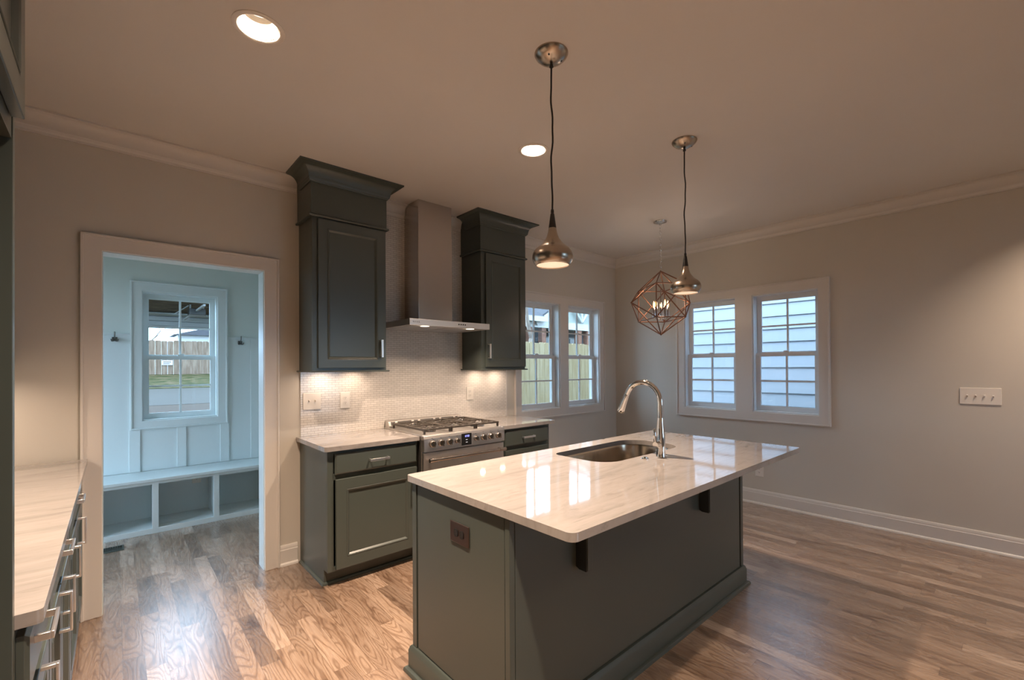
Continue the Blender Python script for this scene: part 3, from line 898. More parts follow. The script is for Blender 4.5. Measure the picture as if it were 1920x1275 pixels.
for z_ in (.852, .832):
    for q in range(3): mb.box(-2.893 + q * .006, -2.893 + q * .006 + .0045, RF - .0155, RF - .0149, z_, z_ + .004)
obj('display_text', mb, M_DISPW, dp, smooth=0)
od = obj('oven_door', MB().poly(rect(RX0 + .002, RX1 - .002, .185, .790), [rect(rc - .27, rc + .27, .30, .655)], lambda a, z, d: (a, d, z), RF - .002, RF + .03), M_STEELH, t, bevel=.003, smooth=0)
obj('oven_window', MB().poly(rect(rc - .272, rc + .272, .298, .657), [], lambda a, z, d: (a, d, z), RF + .004, RF + .012), M_BLACK, od, smooth=0)
hz = .742
hd = MB().tube([(RX0 + .030, RF - .052, hz), (RX1 - .030, RF - .052, hz)], .0125, 20)
for hx_ in (RX0 + .060, RX1 - .060):
    hd.tube([(hx_, RF - .001, hz), (hx_, RF - .050, hz)], .009, 14)
for a_, b_ in ((RX0 + .022, RX0 + .085), (RX1 - .085, RX1 - .022)):
    hd.tube([(a_, RF - .052, hz), (b_, RF - .052, hz)], .0150, 20)
obj('handle', hd, M_STEEL, od, smooth=40)
wr_ = obj('storage_drawer', MB().box(RX0 + .002, RX1 - .002, RF - .002, RF + .03, .065, .178), M_STEELH, t, bevel=.003, smooth=0)
# burners and grates
mb_b = []
for bx_, by2, br_ in ((RX0 + .15, -.47, .042), (RX0 + .15, -.21, .036), (rc, -.34, .050), (RX1 - .15, -.47, .050), (RX1 - .15, -.21, .036)):
    bo = obj('burner', MB().lathe([(br_ + .012, .922), (br_ + .010, .930), (br_, .932), (br_, .936)], (bx_, by2, 0), n=32), M_STEEL, t)
    obj('burner_cap', MB().lathe([(br_ - .004, .936), (br_ - .004, .942), (br_ - .010, .946), (.0001, .947)], (bx_, by2, 0), n=32), M_BLACK, bo)
gw = (RX1 - RX0 - .05) / 3
for i in range(3):
    g0 = RX0 + .025 + i * gw + .002; g1 = g0 + gw - .004
    y0, y1, zb, zt = -.612, -.100, .950, .963
    gm = (g0 + g1) / 2
    mb = MB()
    B_ = .006
    for x_ in (g0 + B_, g1 - B_): mb.box(x_ - B_, x_ + B_, y0, y1, zb - .004, zt)
    for y_ in (y0 + B_, -.356, y1 - B_): mb.box(g0 + .012, g1 - .012, y_ - B_, y_ + B_, zb, zt - .0005)
    for yc in (-.484, -.228):
        for dx_, dy_ in ((1, 0), (-1, 0), (0, 1), (0, -1), (.7, .7), (-.7, .7), (.7, -.7), (-.7, -.7)):
            L_ = .108 if abs(dx_) in (0, 1) else .125
            p0 = Vector((gm + dx_ * .035, yc + dy_ * .035, zt - .005)); p1 = Vector((gm + dx_ * L_, yc + dy_ * L_, zt - .006))
            mb.tube([p0 + Vector((0, 0, .001)), p1], [.0045, .0055], 6)
    for x_ in (g0 + B_, g1 - B_):
        for y_ in (y0 + .012, y1 - .012): mb.box(x_ - .006, x_ + .006, y_ - .008, y_ + .008, .922, zb)
    obj('grate', mb, M_IRON, t, bevel=.0015, smooth=30)

# ------------------------------------------------------------------ island
IX0, IX1, IY0, IY1 = -3.901, -1.882, -2.322, -1.630
t = thing('kitchen_island', ((IX0 + IX1) / 2, (IY0 + IY1) / 2, 0), 'dark grey-green kitchen island cabinet under the large marble top', 'kitchen island')
mb = MB().box(IX0 + .006, IX1 - .006, IY0 + .008, IY0 + .028, .0, .883).box(IX0 + .006, IX1 - .006, IY1 - .028, IY1 - .008, .0, .883)
mb.box(IX0 + .008, IX0 + .028, IY0 + .028, IY1 - .028, 0, .883).box(IX1 - .028, IX1 - .008, IY0 + .028, IY1 - .028, 0, .883).box(IX0 + .028, IX1 - .028, IY0 + .028, IY1 - .028, .05, .07)
obj('carcass', mb, M_CAB, t, smooth=0)
obj('long_panel', MB().box(IX0 + .030, IX1 - .045, IY0 + .003, IY0 + .009, .125, .8825), M_CAB, t, bevel=.001, smooth=0)
obj('end_panel', MB().box(IX0 + .002, IX0 + .009, IY0 + .030, IY1 - .045, .125, .8825), M_CAB, t, bevel=.001, smooth=0)
obj('end_panel', MB().box(IX1 - .009, IX1 - .002, IY0 + .030, IY1 - .030, .125, .8825), M_CAB, t, bevel=.001, smooth=0)
for (xa, xb, ya, yb) in ((IX0 - .001, IX0 + .024, IY0 - .001, IY0 + .024), (IX1 - .035, IX1 + .001, IY0 - .001, IY0 + .024), (IX0 - .001, IX0 + .035, IY1 - .036, IY1), (IX1 - .035, IX1 + .001, IY1 - .036, IY1)):
    obj('corner_post', MB().box(xa, xb, ya, yb, .121, .8828), M_CAB, t, bevel=.0015, smooth=0)
IBP = [(-.01, 0), (.034, 0), (.034, .008), (.030, .016), (.022, .020), (.016, .020), (.016, .098), (.013, .103), (.011, .112), (.005, .120), (-.01, .120)]
obj('base_moulding', MB().sweep(IBP, [(IX0, IY1, 0), (IX0, IY0, 0), (IX1, IY0, 0), (IX1, IY1, 0)], closed=True), M_CAB, t)
# doors on the range side
nd_ = 4
for i in range(nd_):
    a0 = IX0 + .05 + i * (IX1 - IX0 - .10) / nd_; a1 = a0 + (IX1 - IX0 - .10) / nd_ - .006
    dd = shaker('door', lambda a, z, d: (a, IY1 - .008 - d, z), a0, a1, .14, .868, 0, t)
# brackets carrying the overhang
for bx_ in (-3.535, -2.468):
    mb = MB().poly([(IY0 + .003, .883), (IY0 + .003, .605), (IY0 - .012, .598), (IY0 - .052, .598), (IY0 - .052, .815), (IY0 - .105, .858), (-2.500, .862), (-2.510, .883)], [], mpx, bx_ - .004, bx_ + .032)
    br = obj('bracket', mb, M_BRKT, t, bevel=.0015, smooth=0)
    obj('bracket_face', MB().box(bx_ - .001, bx_ + .029, IY0 - .058, IY0 - .052, .604, .795), M_CAB, br, bevel=.001, smooth=0)

sink_out = rounded([(-3.045, -2.108), (-2.245, -2.108), (-2.245, -1.712), (-3.045, -1.722)], [.13, .13, .15, .06], 10)
counter('countertop', rounded([(-3.915, -2.629), (-1.792, -2.629), (-1.792, -1.598), (-3.915, -1.598)], [.030, .018, .018, .018]), [sink_out], 'large polished marble island top with the sink cut into it')

def inset(poly_, d):
    m = len(poly_); out = []
    for i in range(m):
        p = Vector(poly_[i]); a = (Vector(poly_[i]) - Vector(poly_[i - 1])).normalized(); b = (Vector(poly_[(i + 1) % m]) - Vector(poly_[i])).normalized()
        n_ = (Vector((-a.y, a.x)) + Vector((-b.y, b.x))).normalized()
        out.append(tuple(p + n_ * d))
    return out
def stack(mb, loops, cap_last=True):
    vs_, fs = [], []
    m = len(loops[0][0])
    for pts, z in loops: vs_ += [(x, y, z) for x, y in pts]
    for j in range(len(loops) - 1):
        for i in range(m):
            a, b = j * m + i, j * m + (i + 1) % m
            fs.append((a, b, b + m, a + m))
    if cap_last: fs.append(tuple(range((len(loops) - 1) * m, len(loops) * m)))
    return mb.add(vs_, fs)
t = thing('undermount_sink', (-2.645, -1.91, .68), 'stainless steel sink set under the marble island top', 'sink')
o1 = inset(sink_out, -.006)
mb = stack(MB(), [(inset(sink_out, -.016), .8832), (o1, .8832), (inset(o1, .004), .87), (inset(o1, .010), .74), (inset(o1, .018), .715), (inset(o1, .032), .700), (inset(o1, .055), .694)])
obj('bowl', mb, M_SINK, t, smooth=45)
obj('drain', MB().lathe([(.045, .6945), (.045, .6975), (.036, .6985), (.034, .696), (.0001, .6955)], (-2.645, -1.86, 0), cap=False), M_CHROME, t)
t = thing('kitchen_faucet', (-2.662, -2.193, .914), 'tall chrome gooseneck faucet beside the island sink', 'faucet')
fx, fy = -2.662, -2.193
obj('body', MB().lathe([(.0265, .914), (.0265, .918), (.0260, .920), (.0255, .95), (.0255, 1.010), (.0215, 1.06), (.0180, 1.10), (.0165, 1.130)], (fx, fy, 0), n=32), M_CHROME, t, smooth=50)
pts = [(fy, 1.12), (fy, 1.20)]
for i in range(15):
    a = PI * (i / 14) * .90
    pts.append((fy + .112 - .112 * math.cos(a), 1.215 + .112 * math.sin(a)))
obj('spout', MB().tube([(fx, y_, z_) for y_, z_ in pts], .0148, 20), M_CHROME, t, smooth=60)
e0, e1 = Vector(pts[-2]), Vector(pts[-1])
dv = (e1 - e0).normalized()
p_ = [e1 - dv * .004, e1 + dv * .002, e1 + dv * .03, e1 + dv * .085, e1 + dv * .110, e1 + dv * .113]
obj('spray_head', MB().tube([(fx, q[0], q[1]) for q in p_], [.0150, .0165, .0168, .0200, .0220, .0205], 20), M_CHROME, t, smooth=60)
hd = obj('lever', MB().tube([(fx - .020, fy, .985), (fx - .056, fy, .985)], .0165, 18).tube([(fx - .047, fy + .004, .990), (fx - .050, fy + .006, 1.03), (fx - .052, fy + .008, 1.070), (fx - .052, fy + .008, 1.074)], [.0085, .0075, .0085, .005], 12), M_CHROME, t, smooth=50)
t = obj('air_switch_button', MB().lathe([(.0215, .9142), (.0215, .918), (.018, .921), (.013, .921), (.012, .926), (.0001, .927)], (-2.788, -2.172, 0), n=24), M_CHROME)
tag(t, 'small round chrome button on the island top in front of the sink', 'button')

# ------------------------------------------------------------------ outlets and switches
def outlet(mp, a, z, label, w_=.072, h_=.118, mat=M_PLATE, turned=False, slot=M_SLOT):
    lo = mp(a, z - h_ / 2, 0)
    t = thing('wall_outlet', lo, label, 'outlet')
    def pr(name, a0, a1, z0, z1, d0, d1, m_, par, bv=0):
        return obj(name, MB().poly(rect(a0, a1, z0, z1), [], mp, d0, d1), m_, par, bevel=bv, smooth=0)
    pr('cover_plate', a - w_ / 2, a + w_ / 2, z - h_ / 2, z + h_ / 2, 0, -.006, mat, t, .0025)
    for s_ in (-1, 1):
        ca, cz = (a + s_ * .0195, z) if turned else (a, z + s_ * .0195)
        ring = [(ca + .0165 * math.cos(2 * PI * k / 24), cz + min(.0135, max(-.0135, .0165 * math.sin(2 * PI * k / 24)))) for k in range(24)] if not turned else \
               [(ca + min(.0135, max(-.0135, .0165 * math.cos(2 * PI * k / 24))), cz + .0165 * math.sin(2 * PI * k / 24)) for k in range(24)]
        rc_ = obj('receptacle', MB().poly(ring, [], mp, -.005, -.0085), mat if mat is M_PLATE else M_BLACK, t, smooth=0)
        m2 = MB()
        for q in (-1, 1):
            if turned: m2.poly(rect(ca - .001, ca + .007, cz + q * .0055 - .0011, cz + q * .0055 + .0011), [], mp, -.0084, -.0088)
            else: m2.poly(rect(ca + q * .0055 - .0011, ca + q * .0055 + .0011, cz - .001, cz + .007), [], mp, -.0084, -.0088)
        m2.poly([(ca + .0022 * math.cos(2 * PI * k / 10) - (.007 if turned else 0), cz - (0 if turned else .007) + .0022 * math.sin(2 * PI * k / 10)) for k in range(10)], [], mp, -.0084, -.0088)
        obj('slots', m2, slot, rc_, smooth=0)
    return t
def switches(mp, a, z, n_, label, w_, h_=.125):
    t = thing('light_switch', mp(a, z - h_ / 2, 0), label, 'light switch')
    obj('cover_plate', MB().poly(rect(a - w_ / 2, a + w_ / 2, z - h_ / 2, z + h_ / 2), [], mp, 0, -.006), M_PLATE, t, bevel=.0025, smooth=0)
    for k in range(n_):
        ca = a + (k - (n_ - 1) / 2) * .046
        obj('switch_opening', MB().poly(rect(ca - .0055, ca + .0055, z - .0125, z + .0125), [], mp, -.0055, -.0068), M_PLATE, t, smooth=0)
        y0_, y1_ = (z - .002, z + .009)
        mbt = MB()
        q = [mp(ca - .0042, z - .008, -.006), mp(ca + .0042, z - .008, -.006), mp(ca + .0042, z + .008, -.006), mp(ca - .0042, z + .008, -.006),
             mp(ca - .0036, z + .004, -.0185), mp(ca + .0036, z + .004, -.0185), mp(ca + .0036, z + .011, -.0165), mp(ca - .0036, z + .011, -.0165)]
        mbt.add(q, [(0, 3, 2, 1), (4, 5, 6, 7), (0, 1, 5, 4), (1, 2, 6, 5), (2, 3, 7, 6), (3, 0, 4, 7)])
        obj('toggle', mbt, M_PLATE, t, bevel=.0008, smooth=0)
    return t
mp_tile = lambda a, z, d: (a, -.008 + d, z)
mp_isl = lambda a, z, d: (IX0 + .002 + d, a, z)
mp_cub = lambda a, z, d: (a, 1.838 + d, z)
switches(mp_tile, -3.841, 1.172, 2, 'white double light switch plate on the tile beside the doorway', .128)
outlet(mp_tile, -3.592, 1.166, 'white outlet on the tile to the left of the range', w_=.076, h_=.126)
outlet(mp_tile, -2.381, 1.168, 'white outlet on the tile to the right of the range', w_=.080, h_=.126)
switches(mp_right, -3.326, 1.174, 4, 'white four gang light switch plate on the right wall', .222)
outlet(mp_right, -1.752, .345, 'white outlet low on the right wall just past the island corner', w_=.078, h_=.125)
outlet(mp_isl, -2.016, .745, 'dark bronze outlet on the end of the island', w_=.130, h_=.084, mat=M_BRONZE, turned=True, slot=M_SLOT)

# ------------------------------------------------------------------ left side: counter run and refrigerator enclosure
XF = -5.105
mp_face = lambda a, z, d: (XF - d, a, z)        # face looking toward +x, depth toward the wall
def left_base(y0, y1, label, drawers, doors, vp):
    t = thing('base_cabinet', ((XF - 5.70) / 2, (y0 + y1) / 2, 0), label, 'base cabinet')
    mb = MB()
    for ya, yb in ((y0, y0 + .018), (y1 - .018, y1)):
        mb.poly([(XF - .018, .10), (XF - .07, .10), (XF - .07, 0), (-5.695, 0), (-5.695, .883), (XF - .018, .883)], [], lambda a, z, d: (a, d, z), ya, yb)
    mb.box(-5.695, XF - .018, y0 + .018, y1 - .018, .10, .118).poly(rect(y0, y1, .10, .883), [rect(y0 + .04, y1 - .04, .73, .85), rect(y0 + .04, y1 - .04, .13, .69)], mp_face, 0, .018)
    obj('carcass', mb, M_CAB, t, bevel=.001, smooth=0)
    obj('toe_kick', MB().box(XF - .085, XF - .070, y0 + .018, y1 - .018, 0, .10), M_CAB, t, smooth=0)
    for (a, b, za, zb, pc) in drawers:
        dr = slab_front('drawer_front', mp_face, a, b, za, zb, 0, t)
        if pc is not None: pull('handle', (XF + .020, pc - .070, (za + zb) / 2 + .02), (XF + .020, pc + .070, (za + zb) / 2 + .02), (1, 0, 0), M_PULL, dr)
    for (a, b, py_) in doors:
        d = shaker('door', mp_face, a, b, .112, .694, 0, t, stile=.060)
        pull('handle', (XF + .020, py_, .560), (XF + .020, py_, .700 - .01), (1, 0, 0), M_PULL, d)
    return t
left_base(-2.148, -1.742, 'base cabinet at the near end of the left counter beside the tall panel', [(-2.136, -1.752, .727, .862, -1.985)], [(-2.136, -1.752, -1.925)], 0)
left_base(-1.742, -.985, 'double door base cabinet in the middle of the left counter run', [(-1.732, -.995, .727, .862, -1.368)], [(-1.732, -1.368, -1.440), (-1.359, -.995, -1.290)], 0)
left_base(-.985, -.035, 'base cabinet at the far end of the left counter beside the door casing', [(-.975, -.045, .727, .862, -.60)], [(-.975, -.515, -.93), (-.505, -.045, -.45)], 0)
counter('countertop', rounded([(-5.698, -2.150), (-5.063, -2.150), (-5.063, -.030), (-5.698, -.030)], [0, .012, 0, 0]), [], 'pale marble countertop along the left edge lit by a warm lamp')
t = thing('refrigerator_enclosure', (-5.40, -2.66, 0), 'tall dark cabinet surround at the left edge of the room', 'tall cabinet')
obj('side_panel', MB().box(-5.698, -5.104, -2.178, -2.154, 0, 2.700), M_CAB, t, bevel=.001, smooth=0)
obj('side_panel', MB().box(-5.698, -5.104, -3.150, -3.126, 0, 2.700), M_CAB, t, bevel=.001, smooth=0)
mb = MB().box(-5.698, XF - .018, -3.124, -2.180, 1.890, 1.908).box(-5.698, XF - .018, -3.124, -2.180, 2.680, 2.698).box(-5.698, -5.680, -3.124, -2.180, 1.910, 2.678)
mb.poly(rect(-3.125, -2.179, 1.890, 2.698), [rect(-3.085, -2.219, 1.93, 2.66)], mp_face, .001, .019)
obj('carcass', mb, M_CAB, t, smooth=0)
obj('back_panel', MB().box(-5.698, -5.690, -3.124, -2.180, 0, 1.888), M_CABIN, t, smooth=0)
for a, b, py_ in ((-3.115, -2.656, -2.70), (-2.648, -2.200, -2.60)):
    d = shaker('door', mp_face, a, b, 1.925, 2.690, 0, t, stile=.062)
    pull('handle', (XF + .020, py_, 1.96), (XF + .020, py_, 2.09), (1, 0, 0), M_PULL, d)
obj('crown_moulding', MB().sweep([(o_, z_ - .001) for o_, z_ in CCP], [(-5.60, -3.150, 2.705), (-5.104, -3.150, 2.705), (-5.104, -2.154, 2.705), (-5.60, -2.154, 2.705)]), M_CAB, t, smooth=28)
t = thing('wall_cabinet', (-5.54, -1.10, 1.40), 'wall cabinet over the left counter behind the tall panel', 'wall cabinet')
obj('carcass', MB().box(-5.698, -5.385, -2.152, -.012, 1.415, 2.70), M_CAB, t, bevel=.001, smooth=0)
for k in range(4):
    a = -2.13 + k * .52
    shaker('door', lambda y_, z_, d: (-5.385 - d, y_, z_), a, a + .50, 1.43, 2.46, 0, t)
for y_ in (-.28, -.95, -1.62):
    obj('puck_light', MB().lathe([(.030, 1.415), (.030, 1.403), (.0001, 1.402)], (-5.53, y_, 0), n=20), M_PLATE, t)
    light('lamp', 'AREA', (-5.53, y_, 1.399), 2.3, t, size=.05, spread=R(170))

# ------------------------------------------------------------------ mudroom
# panelled wainscot: flat battens, cap rail
mb = MB()
mb.box(-6.60, -3.20, 1.842, 1.85, .478, 1.722)
for xa, xb in ((-6.30, -6.22), (-5.80, -5.72), (-5.300, -5.222), (-4.849, -4.771), (-4.498, -4.427), (-4.146, -4.071), (-3.875, -3.800), (-3.45, -3.37)):
    for a, b in (((.478, .864), (2.0, 2.0)) if (xa > -4.85 and xb < -4.05) else ((.478, 1.725), (2.0, 2.0))):
        if b > a + .01 and a < 1.9: mb.box(xa, xb, 1.832, 1.842, a, b)
mb2 = MB()
for xa, xb in ((-6.60, MW[0] - .085), (MW[1] + .085, -3.20)):
    mb2.box(xa, xb, 1.836, 1.85, 1.722, 1.733).box(xa, xb, 1.826, 1.85, 1.733, 1.742)
wains = MB()
for hole in (1,):
    wains.poly(rect(-6.60, -3.20, .478, 1.722), [rect(MW[0] - .02, MW[1] + .02, MW[2] - .02, 1.7215)], mp_far, -.008, 0)
mb.v = mb.v[8:]; mb.f = [tuple(i - 8 for i in f) for f in mb.f[6:]]
struct('trim_10', wains, M_TRIM_COOL_LIT, smooth=0)
struct('trim_11', mb, M_TRIM_COOL_LIT, bevel=.001, smooth=0)
struct('trim_12', mb2, M_TRIM_COOL_LIT, bevel=.001, smooth=0)
t = thing('mudroom_bench', (-4.45, 1.64, 0), 'pale built-in bench with open cubbies below the mudroom window', 'bench')
obj('seat', MB().box(-6.59, -3.205, 1.418, 1.838, .450, .476), M_TRIM_COOL_LIT, t, bevel=.004, smooth=0)
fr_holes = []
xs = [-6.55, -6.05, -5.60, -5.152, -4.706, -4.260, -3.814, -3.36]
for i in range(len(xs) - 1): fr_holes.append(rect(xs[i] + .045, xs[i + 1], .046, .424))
obj('face_frame', MB().poly(rect(-6.59, -3.205, 0, .450), fr_holes, mp_floor and (lambda a, z, d: (a, d, z)), 1.440, 1.458), M_TRIM_COOL_LIT, t, bevel=.0015, smooth=0)
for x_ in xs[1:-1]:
    obj('divider', MB().box(x_ + .012, x_ + .031, 1.458, 1.838, .044, .449), M_TRIM_COOL_LIT, t, smooth=0)
obj('cubby_floor', MB().box(-6.59, -3.205, 1.458, 1.838, .024, .042), M_TRIM_COOL_LIT, t, smooth=0)
obj('back_panel', MB().box(-6.59, -3.205, 1.838, 1.8495, .0, .449), M_TRIM_COOL_LIT, t, smooth=0)
o_ = outlet(mp_cub, -4.345, .36, 'white outlet inside the middle cubby of the mudroom bench')
def hook(x, z, label):
    t = thing('coat_hook', (x, 1.826, z - .03), label, 'coat hook', 'coat hooks on the mudroom wall')
    obj('mounting_plate', MB().box(x - .019, x + .019, 1.818, 1.826, z - .022, z + .016).box(x - .016, x + .016, 1.826, 1.843, z - .02, z + .014), M_HOOK, t, bevel=.002, smooth=0)
    obj('upper_prong', MB().tube([(x, 1.818, z), (x, 1.790, z + .010), (x, 1.768, z + .030), (x, 1.764, z + .058), (x, 1.764, z + .062)], [.006, .005, .005, .006, .003], 10), M_HOOK, t, smooth=50)
    for s_ in (-1, 1):
        obj('lower_prong', MB().tube([(x, 1.818, z - .010), (x + s_ * .012, 1.800, z - .022), (x + s_ * .020, 1.786, z - .022), (x + s_ * .024, 1.780, z - .004)], [.005, .0045, .0045, .005], 10), M_HOOK, t, smooth=50)
hook(-4.947, 1.692, 'dark metal coat hook to the left of the mudroom window')
hook(-3.974, 1.690, 'dark metal coat hook to the right of the mudroom window')
t = thing('floor_register', (-5.02, 1.21, 0), 'dark metal floor register in front of the mudroom bench', 'floor vent')
obj('frame', MB().poly(rect(-5.150, -4.893, 1.150, 1.282), [rect(-5.138, -4.905, 1.163, 1.269)], mp_floor, .0003, .005), M_VENT, t, bevel=.001, smooth=0)
mb = MB()
for k in range(16): mb.box(-5.136 + k * .0145, -5.131 + k * .0145, 1.163, 1.269, .0008, .004)
obj('louvers', mb, M_VENT, t, smooth=0)
obj('grille_back', MB().box(-5.138, -4.905, 1.163, 1.269, .0003, .0007), M_BLACK, t, smooth=0)

# ------------------------------------------------------------------ outdoors
M_SIDING = paint('lap_siding_paint', (0.285, 0.30, 0.335), 0.6, 0.02, bscale=60, bstr=0.05)
M_PINE = noise_mat('new_pine', [(0.3, (0.27, 0.195, 0.10)), (0.5, (0.34, 0.26, 0.15)), (0.7, (0.40, 0.32, 0.20))], 3.0, stretch=(6, 6, .6))
M_OLDW = noise_mat('weathered_fence_wood', [(0.3, (0.085, 0.058, 0.040)), (0.5, (0.14, 0.10, 0.074)), (0.7, (0.19, 0.145, 0.11))], 2.0, stretch=(3, 3, .4))
M_GRASS = noise_mat('grass_bank', [(0.35, (0.022, 0.026, 0.010)), (0.5, (0.045, 0.042, 0.018)), (0.65, (0.080, 0.058, 0.034))], 1.3, bs=.4)
M_MULCH = noise_mat('leaf_mulch', [(0.3, (0.018, 0.012, 0.009)), (0.5, (0.045, 0.032, 0.024)), (0.7, (0.08, 0.06, 0.046))], 9.0, bs=.5)
M_CONC = noise_mat('concrete', [(0.3, (0.040, 0.036, 0.032)), (0.7, (0.055, 0.050, 0.044))], 1.5)
M_ROOF = noise_mat('roof_shingles', [(0.3, (0.045, 0.045, 0.05)), (0.7, (0.08, 0.08, 0.09))], 6.0, stretch=(1, 1, 6))
M_BARK = noise_mat('bark', [(0.3, (0.10, 0.08, 0.07)), (0.7, (0.22, 0.18, 0.15))], 4.0)
M_HWHITE = paint('house_white_trim', (0.32, 0.32, 0.31), 0.5, 0.02)
M_HSIDE = paint('house_pale_siding', (0.20, 0.22, 0.20), 0.6, 0.02)
M_HDARK = paint('porch_wall', (0.03, 0.027, 0.03), 0.6, 0.1)
M_HPOST = noise_mat('stained_post', [(0.3, (0.10, 0.05, 0.035)), (0.7, (0.20, 0.10, 0.07))], 5.0)
M_JOIST = noise_mat('rough_joists', [(0.3, (0.07, 0.05, 0.04)), (0.7, (0.20, 0.14, 0.09))], 3.0, stretch=(1, 6, 1))
M_GDOOR = paint('garage_door_panel', (0.34, 0.35, 0.36), 0.4, 0.02)
M_SIGN = paint('sign_white', (0.40, 0.42, 0.45), 0.4, 0.01)
M_GLASSD = paint('dark_house_glass', (0.03, 0.04, 0.05), 0.05, 0.02)

struct('ground', MB().poly([(-40, -25), (40, -25), (40, 60), (-40, 60)], [rect(-6.76, .15, -7.65, 1.995)], mp_floor, -.45, -.40), M_GRASS, smooth=0)

# neighbour's lap-sided wall beyond the right windows
mb = MB()
EX = .1745; z0_ = .869 - EX * 8
for k in range(34):
    zb_ = z0_ + k * EX
    y0_, y1_ = -9.0, 0.7
    vs_ = [(1.800, y0_, zb_), (1.800, y1_, zb_), (1.818, y1_, zb_ + EX + .012), (1.818, y0_, zb_ + EX + .012), (1.812, y0_, zb_), (1.812, y1_, zb_), (1.824, y1_, zb_ + EX + .012), (1.824, y0_, zb_ + EX + .012)]
    mb.add(vs_, [(0, 1, 2, 3), (7, 6, 5, 4), (0, 4, 5, 1), (3, 2, 6, 7), (0, 3, 7, 4), (1, 5, 6, 2)])
t = thing('neighboring_house', (3.2, -3.4, -.4), 'pale blue-grey lap-sided house wall close outside the right windows', 'house')
obj('lap_siding', mb, M_SIDING, t, smooth=0)
obj('wall', MB().box(1.826, 5.0, -8.99, .69, -.4, z0_ + 34 * EX), M_SIDING, t, smooth=0)
obj('corner_board', MB().box(1.785, 1.90, .69, .80, -.4, z0_ + 34 * EX), M_HWHITE, t, smooth=0)
obj('foundation', MB().box(1.815, 1.825, -8.9, .65, -.4, z0_), M_CONC, t, smooth=0)

# pine fence behind the back windows
def fence(name, x0, x1, y, zb, zt, bw, mat, label, cat='fence', dog=.02, seed=3, rails=True):
    rnd = random.Random(seed)
    t = thing(name, ((x0 + x1) / 2, y, zb), label, cat)
    mb = MB(); x = x0
    while x < x1:
        h_ = zt + rnd.uniform(-.012, .012) * (bw / .14)
        mb.poly([(x, zb), (x + bw - .006, zb), (x + bw - .006, h_ - dog), (x + bw - .006 - dog, h_), (x + dog, h_), (x, h_ - dog)], [], lambda a, z, d: (a, d, z), y, y + .018)
        x += bw
    obj('boards', mb, mat, t, smooth=0)
    if rails:
        for zz in (zb + .3, (zb + zt) / 2, zt - .25):
            obj('rail', MB().box(x0, x1, y + .019, y + .057, zz, zz + .09), mat, t, smooth=0)
    return t
fence('board_fence', -1.6, 8.0, 3.0, -.4, 1.915, .145, M_PINE, 'new pale pine fence just outside the back windows')

# porch house beyond the fence
t = thing('porch_house', (8.5, 10.5, -.4), 'pale gabled house with a dark porch beyond the pine fence', 'house')
obj('porch_floor', MB().box(3.5, 12.4, 8.2, 9.8, -.4, .35), M_CONC, t, smooth=0)
obj('wall', MB().box(3.5, 12.4, 9.8, 13.5, -.4, 3.0), M_HDARK, t, smooth=0)
obj('porch_beam', MB().box(3.5, 12.4, 7.98, 8.2, 2.84, 3.10), M_HWHITE, t, smooth=0)
obj('porch_ceiling', MB().box(3.5, 12.4, 8.2, 9.8, 2.95, 3.0), M_HWHITE, t, smooth=0)
for i, px_ in enumerate((4.2, 6.05, 6.72, 7.95, 8.75, 9.3, 11.5)):
    pst = obj('porch_post', MB().box(px_, px_ + .22, 8.0, 8.2, .35, 2.84), M_HPOST if i % 3 else M_SIDING, t, smooth=0)
for wx in (5.1, 7.2, 8.5, 10.2):
    wf = obj('window', MB().box(wx, wx + .62, 9.76, 9.80, 1.3, 2.7), M_HWHITE, t, smooth=0)
    obj('pane', MB().box(wx + .06, wx + .56, 9.74, 9.76, 1.36, 2.64), M_GLASSD, wf, smooth=0)
# gables: triangular pediments with pale siding and white fascia
def gable(xc, hw, zb, rise, y0, y1):
    g = obj('gable', MB().poly([(xc - hw, zb), (xc + hw, zb), (xc, zb + rise)], [], lambda a, z, d: (a, d, z), y0 + .05, y0 + .15), M_HSIDE, t, smooth=0)
    for s_ in (-1, 1):
        n_ = Vector((-s_ * rise, hw)).normalized()
        p0, p1 = Vector((xc + s_ * (hw + .35), zb - .35 * rise / hw)), Vector((xc, zb + rise))
        nn = Vector((s_ * rise, hw)).normalized()
        q = [p0, p1, p1 + nn * .16, p0 + nn * .16]
        obj('fascia_board', MB().poly([tuple(v) for v in q], [], lambda a, z, d: (a, d, z), y0 - .12, y0 - .06), M_HWHITE, g, smooth=0)
        q = [p0 + nn * .161, p1 + nn * .161, p1 + nn * .22, p0 + nn * .22]
        obj('roof', MB().poly([tuple(v) for v in q], [], lambda a, z, d: (a, d, z), y0 - .12, y1), M_ROOF, g, smooth=0)
    return g
gable(9.35, 2.6, 3.10, 1.55, 8.0, 13.0)
tr = MB()
for a, b in (((8.9, 3.15), (8.9, 3.95)), ((8.9, 3.15), (8.35, 3.75)), ((8.9, 3.15), (9.45, 3.80))):
    tr.tube([(a[0], 7.93, a[1]), (b[0], 7.93, b[1])], .055, 6)
obj('truss', tr, M_HWHITE, t)
obj('roof', MB().add([(2.6, 7.7, 3.13), (6.6, 7.7, 3.13), (6.6, 11.2, 5.0), (2.6, 11.2, 5.0), (2.6, 7.7, 3.20), (6.6, 7.7, 3.20), (6.6, 11.2, 5.07), (2.6, 11.2, 5.07)],
    [(0, 3, 2, 1), (4, 5, 6, 7), (0, 1, 5, 4), (1, 2, 6, 5), (2, 3, 7, 6), (3, 0, 4, 7)]), M_ROOF, t, smooth=0)
obj('fascia_board', MB().box(2.6, 6.9, 7.66, 7.70, 3.02, 3.20), M_HWHITE, t, smooth=0)

